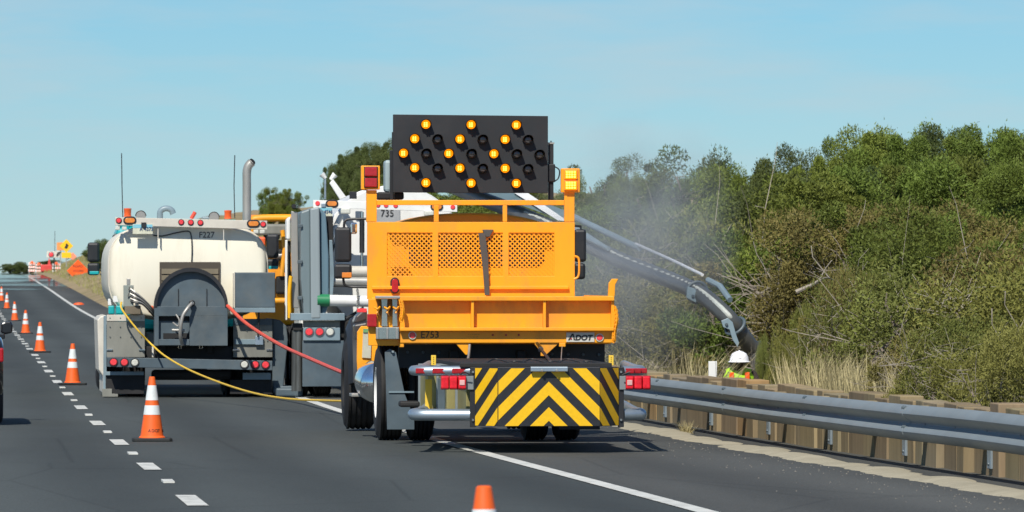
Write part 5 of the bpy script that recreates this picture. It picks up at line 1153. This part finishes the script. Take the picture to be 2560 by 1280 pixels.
X0, Z1 = q(117, 628, 555); X1, Z0 = q(150, 644, 555); g = H(X0, 555)
t = thing('light_board', ((X0+X1)/2, 555, g), 'pale board with a round red light and a whip aerial far down the road', 'sign'); fb = MB().box(X0, X1, 555, 555.15, Z0, Z1).build('board', BEIGE, t, bev=.02)
disc(128, 636.5, 5.5, 554.99, .05, REDBRIGHT, 'red_lamp', fb, 18, rim=SLATE); MB().box(X0 + .5, X0 + .6, 555.16, 555.26, g - .1, Z0 + .1).build('post', BLACK, t); MB().tube([v(137, 628, 555.1), v(137, 577, 555.1)], .02, 5).build('aerial', BLACK, t)
MB().tube([v(142, 640, 555.0), v(145, 632, 554.9), v(153, 631, 554.9)], .06, 8).build('bracket', BLACK, t, smooth=True)
def barricade(px, py, wd, ht, Y, label):
    X, Z = q(px, py, Y); g = H(X, Y) if X > 8.8 else zr(Y); w_ = wd*Y/F; h_ = ht*Y/F
    t = thing('barricade', (X, Y, g), label, 'barricade')
    for k in range(3):
        z = g + h_*(.25 + .33*k); bd_ = MB().box(X - w_/2, X + w_/2, Y, Y + .04, z, z + h_*.2).build('board', WHITE, t, bev=.005)
        for j in range(3): xx = X - w_/2 + w_*(.12 + .3*j); MB().prism([(xx, Y - .003, z + .004), (xx + w_*.12, Y - .003, z + .004), (xx + w_*.2, Y - .003, z + h_*.2 - .004), (xx + w_*.08, Y - .003, z + h_*.2 - .004)], (0, -.004, 0)).build('stripe', SIGNO, bd_)
    for s_ in (-1, 1): MB().box(X + s_*w_*.4 - .03, X + s_*w_*.4 + .03, Y + .045, Y + .1, g, g + h_*1.1).build('upright', STEELPIPE, t)
    MB().lathe((X, Y, g + h_*1.12), (0, -1, 0), [(-.05, .12), (.05, .12), (.07, .05)], 12).build('warning_lamp', BEACON, t)
barricade(80, 690, 18, 26, 585, 'white and orange barricade at the left on the far road'); barricade(97, 690, 14, 22, 600, 'white and orange barricade second from the left on the far road'); barricade(141, 692, 20, 26, 560, 'white and orange barricade on the far verge, right of the others')
X, Z = q(116, 690, 590); t = thing('red_machine', (X, 590, zr(590)), 'small red machine between the far barricades', 'machine')
MB().box(X - .45, X + .45, 590, 590.8, zr(590) + .2, zr(590) + .75).build('body', mat('machine_red', (.6, .06, .05), .5), t, bev=.05); MB().prism([(X + .1, 590.2, zr(590) + .75), (X + .35, 590.2, zr(590) + .75), (X + .22, 590.2, zr(590) + 1.4)], (0, .1, 0)).build('mast', mat('machine_red', (.6, .06, .05)), t)
for s_ in (-1, 1): MB().lathe((X + s_*.3, 590.4, zr(590) + .16), (1, 0, 0), [(-.08, .16), (.08, .16)], 14).build('wheel', RUBBER, t)
X, Z = q(197, 742, 330); mb = MB(); mb.lathe((X, 330, zr(330)), (0, 0, 1), [(0, .24), (.05, .22), (.09, .10), (.10, .02)], 12).build('road_marker', SIGNO, org=(X, 330, zr(330)), label='flat orange marker lying on the far shoulder', cat='marker', smooth=True)

# ------------------------------------------------------------------ worker in the ditch
YW = 93.5; X, Zh = q(1845, 877, YW); gw = Zh - 1.69
wk = thing('person', (X, YW, gw), 'worker in a white hard hat and yellow-green vest standing in the ditch behind the guardrail', 'person')
bm = bmesh.new(); jn = {}
def J(n_, x, y, z, r): jn[n_] = (len(jn), Vector((x, y, z)), r)
J('pel', 0, 0, .95, .15); J('bel', 0, .01, 1.10, .145); J('che', 0, .0, 1.32, .165); J('nec', 0, -.06, 1.46, .06); J('hea', 0, -.13, 1.50, .085); J('top', 0, -.17, 1.58, .075)
for s_, k in ((-1, 'l'), (1, 'r')):
    J('sh'+k, s_*.20, 0, 1.42, .065); J('el'+k, s_*.27, -.06, 1.16, .048); J('wr'+k, s_*.16, -.28, 1.12, .034); J('ha'+k, s_*.10, -.36, 1.14, .038)
    J('hi'+k, s_*.10, 0, .88, .10); J('kn'+k, s_*.12, -.03, .48, .065); J('an'+k, s_*.12, .02, .09, .045); J('to'+k, s_*.13, -.15, .04, .04)
E = [('pel', 'bel'), ('bel', 'che'), ('che', 'nec'), ('nec', 'hea'), ('hea', 'top')]
for k in 'lr': E += [('che', 'sh'+k), ('sh'+k, 'el'+k), ('el'+k, 'wr'+k), ('wr'+k, 'ha'+k), ('pel', 'hi'+k), ('hi'+k, 'kn'+k), ('kn'+k, 'an'+k), ('an'+k, 'to'+k)]
me = bpy.data.meshes.new('body'); me.from_pydata([j[1] for j in jn.values()], [(jn[a][0], jn[b][0]) for a, b in E], [])
bo = bpy.data.objects.new('body', me); COL.objects.link(bo); bo.parent = wk; ORG['body'] = ORG[wk.name]
sk = bo.modifiers.new('skin', 'SKIN')
for i, j in enumerate(jn.values()): me.skin_vertices[0].data[i].radius = (j[2], j[2]*.9)
me.skin_vertices[0].data[0].use_root = True
bo.modifiers.new('sub', 'SUBSURF').levels = 2; bo.modifiers['sub'].render_levels = 2
me.materials.append(mat('dark_work_clothes', (.05, .035, .03), .9))
O = ORG[wk.name]
MB().lathe(O + Vector((0, -.15, 1.552)), (0, 0, 1), [(-.01, .142), (.0, .147), (.012, .122), (.06, .116), (.105, .092), (.13, .05), (.138, .01)], 24).build('hard_hat', mat('hat_white', (.82, .82, .84), .35), wk, smooth=True)
MB().tube([O + Vector((0, -.27, 1.59)), O + Vector((0, -.16, 1.685)), O + Vector((0, -.04, 1.63))], .015, 8).build('hat_ridge', mat('hat_white', (.82, .82, .84)), wk, smooth=True)
vs_ = MB(); secs = [(1.0, .165, .15), (1.2, .18, .16), (1.36, .215, .165), (1.455, .17, .12), (1.48, .09, .08)]; n = 24
for z, a, b in secs: vs_.v += [tuple(O + Vector((a*math.cos(2*math.pi*i/n), b*math.sin(2*math.pi*i/n), z))) for i in range(n)]
for j in range(len(secs)-1):
    for i in range(n): vs_.f.append((j*n+i, j*n+(i+1) % n, (j+1)*n+(i+1) % n, (j+1)*n+i))
ve = vs_.build('safety_vest', mat('vest_lime', (.45, .80, .02), .7, var=.1), wk, smooth=True)
for sx_ in (-.1, .1): MB().box(O.x + sx_ - .03, O.x + sx_ + .03, O.y - .175, O.y - .165, O.z + 1.02, O.z + 1.42).build('orange_band', SIGNO, ve, bev=.004)
MB().lathe(O + Vector((0, 0, 1.18)), (0, 0, 1), [(0, .186), (.05, .19)], 24, True).build('reflective_band', SIGNO, ve)

# ------------------------------------------------------------------ dust cloud blown over the barrier
def dust():
    c = v(1565, 640, 99); bm = bmesh.new(); bmesh.ops.create_icosphere(bm, subdivisions=3, radius=1)
    me = bpy.data.meshes.new('dust_cloud'); bm.to_mesh(me); bm.free(); o = bpy.data.objects.new('dust_cloud', me); COL.objects.link(o)
    o.location = c; o.scale = (1.5, 3.8, 2.1); o.rotation_euler = (0, R(18), 0)
    m = bpy.data.materials.new('dust'); m.use_nodes = True; n = m.node_tree.nodes; l = m.node_tree.links; n.remove(n['Principled BSDF'])
    pv = n.new('ShaderNodeVolumePrincipled'); pv.inputs['Color'].default_value = (.80, .83, .84, 1); pv.inputs['Anisotropy'].default_value = .1
    tc = n.new('ShaderNodeTexCoord'); ln = n.new('ShaderNodeVectorMath'); ln.operation = 'LENGTH'; l.new(tc.outputs['Object'], ln.inputs[0])
    r = n.new('ShaderNodeMapRange'); r.inputs[1].default_value = 1.0; r.inputs[2].default_value = .15; r.inputs[3].default_value = 0; r.inputs[4].default_value = 1; l.new(ln.outputs['Value'], r.inputs[0])
    z = n.new('ShaderNodeTexNoise'); z.inputs['Scale'].default_value = 1.6; z.inputs['Detail'].default_value = 3; l.new(tc.outputs['Object'], z.inputs['Vector'])
    zz = n.new('ShaderNodeMapRange'); zz.inputs[1].default_value = .35; zz.inputs[2].default_value = .7; l.new(z.outputs[0], zz.inputs[0])
    mu = n.new('ShaderNodeMath'); mu.operation = 'MULTIPLY'; l.new(r.outputs[0], mu.inputs[0]); l.new(zz.outputs[0], mu.inputs[1])
    m3 = n.new('ShaderNodeMath'); m3.operation = 'MULTIPLY'; m3.inputs[1].default_value = .55; l.new(mu.outputs[0], m3.inputs[0]); l.new(m3.outputs[0], pv.inputs['Density'])
    l.new(pv.outputs[0], n['Material Output'].inputs['Volume']); me.materials.append(m)
    tag(o, 'pale dust cloud drifting in front of the bushes', 'dust', None, 'stuff')
dust()
# heat shimmer lying on the hot road far ahead
def mirage():
    xs = [-3.5, 0, 3, 5, 6.4]; ys = [395 + 6*i for i in range(42)]
    o = grid(xs, ys, lambda x, y: zr(y) + .02).build('heat_shimmer', ASPH, kind='stuff', smooth=True); tag(o, 'watery heat shimmer on the far road', 'mirage')
    m = bpy.data.materials.new('mirage'); m.use_nodes = True; n = m.node_tree.nodes; l = m.node_tree.links; n.remove(n['Principled BSDF'])
    g = n.new('ShaderNodeBsdfGlossy'); g.inputs['Roughness'].default_value = .02; tr = n.new('ShaderNodeBsdfTransparent'); mx = n.new('ShaderNodeMixShader')
    tc = n.new('ShaderNodeTexCoord'); mp = n.new('ShaderNodeMapping'); mp.inputs['Scale'].default_value = (.12, .035, 1); l.new(tc.outputs['Object'], mp.inputs[0])
    z = n.new('ShaderNodeTexNoise'); z.inputs['Scale'].default_value = 2.2; z.inputs['Detail'].default_value = 4; l.new(mp.outputs[0], z.inputs['Vector'])
    sp = n.new('ShaderNodeSeparateXYZ'); l.new(tc.outputs['Object'], sp.inputs[0]); r = n.new('ShaderNodeMapRange'); r.inputs[1].default_value = 395; r.inputs[2].default_value = 590; r.inputs[3].default_value = -.14; r.inputs[4].default_value = .30; l.new(sp.outputs[1], r.inputs[0])
    ad = n.new('ShaderNodeMath'); l.new(z.outputs[0], ad.inputs[0]); l.new(r.outputs[0], ad.inputs[1]); rr = n.new('ShaderNodeMapRange'); rr.inputs[1].default_value = .42; rr.inputs[2].default_value = .68; rr.inputs[4].default_value = .85; l.new(ad.outputs[0], rr.inputs[0])
    l.new(rr.outputs[0], mx.inputs[0]); l.new(tr.outputs[0], mx.inputs[1]); l.new(g.outputs[0], mx.inputs[2]); l.new(mx.outputs[0], n['Material Output'].inputs[0])
    bz = n.new('ShaderNodeTexNoise'); bz.inputs['Scale'].default_value = 9; bz.inputs['Detail'].default_value = 3; l.new(mp.outputs[0], bz.inputs['Vector']); bp = n.new('ShaderNodeBump'); bp.inputs['Strength'].default_value = .05; bp.inputs['Distance'].default_value = .05
    l.new(bz.outputs[0], bp.inputs['Height']); l.new(bp.outputs[0], g.inputs['Normal'])
    o.data.materials.clear(); o.data.materials.append(m)
mirage()
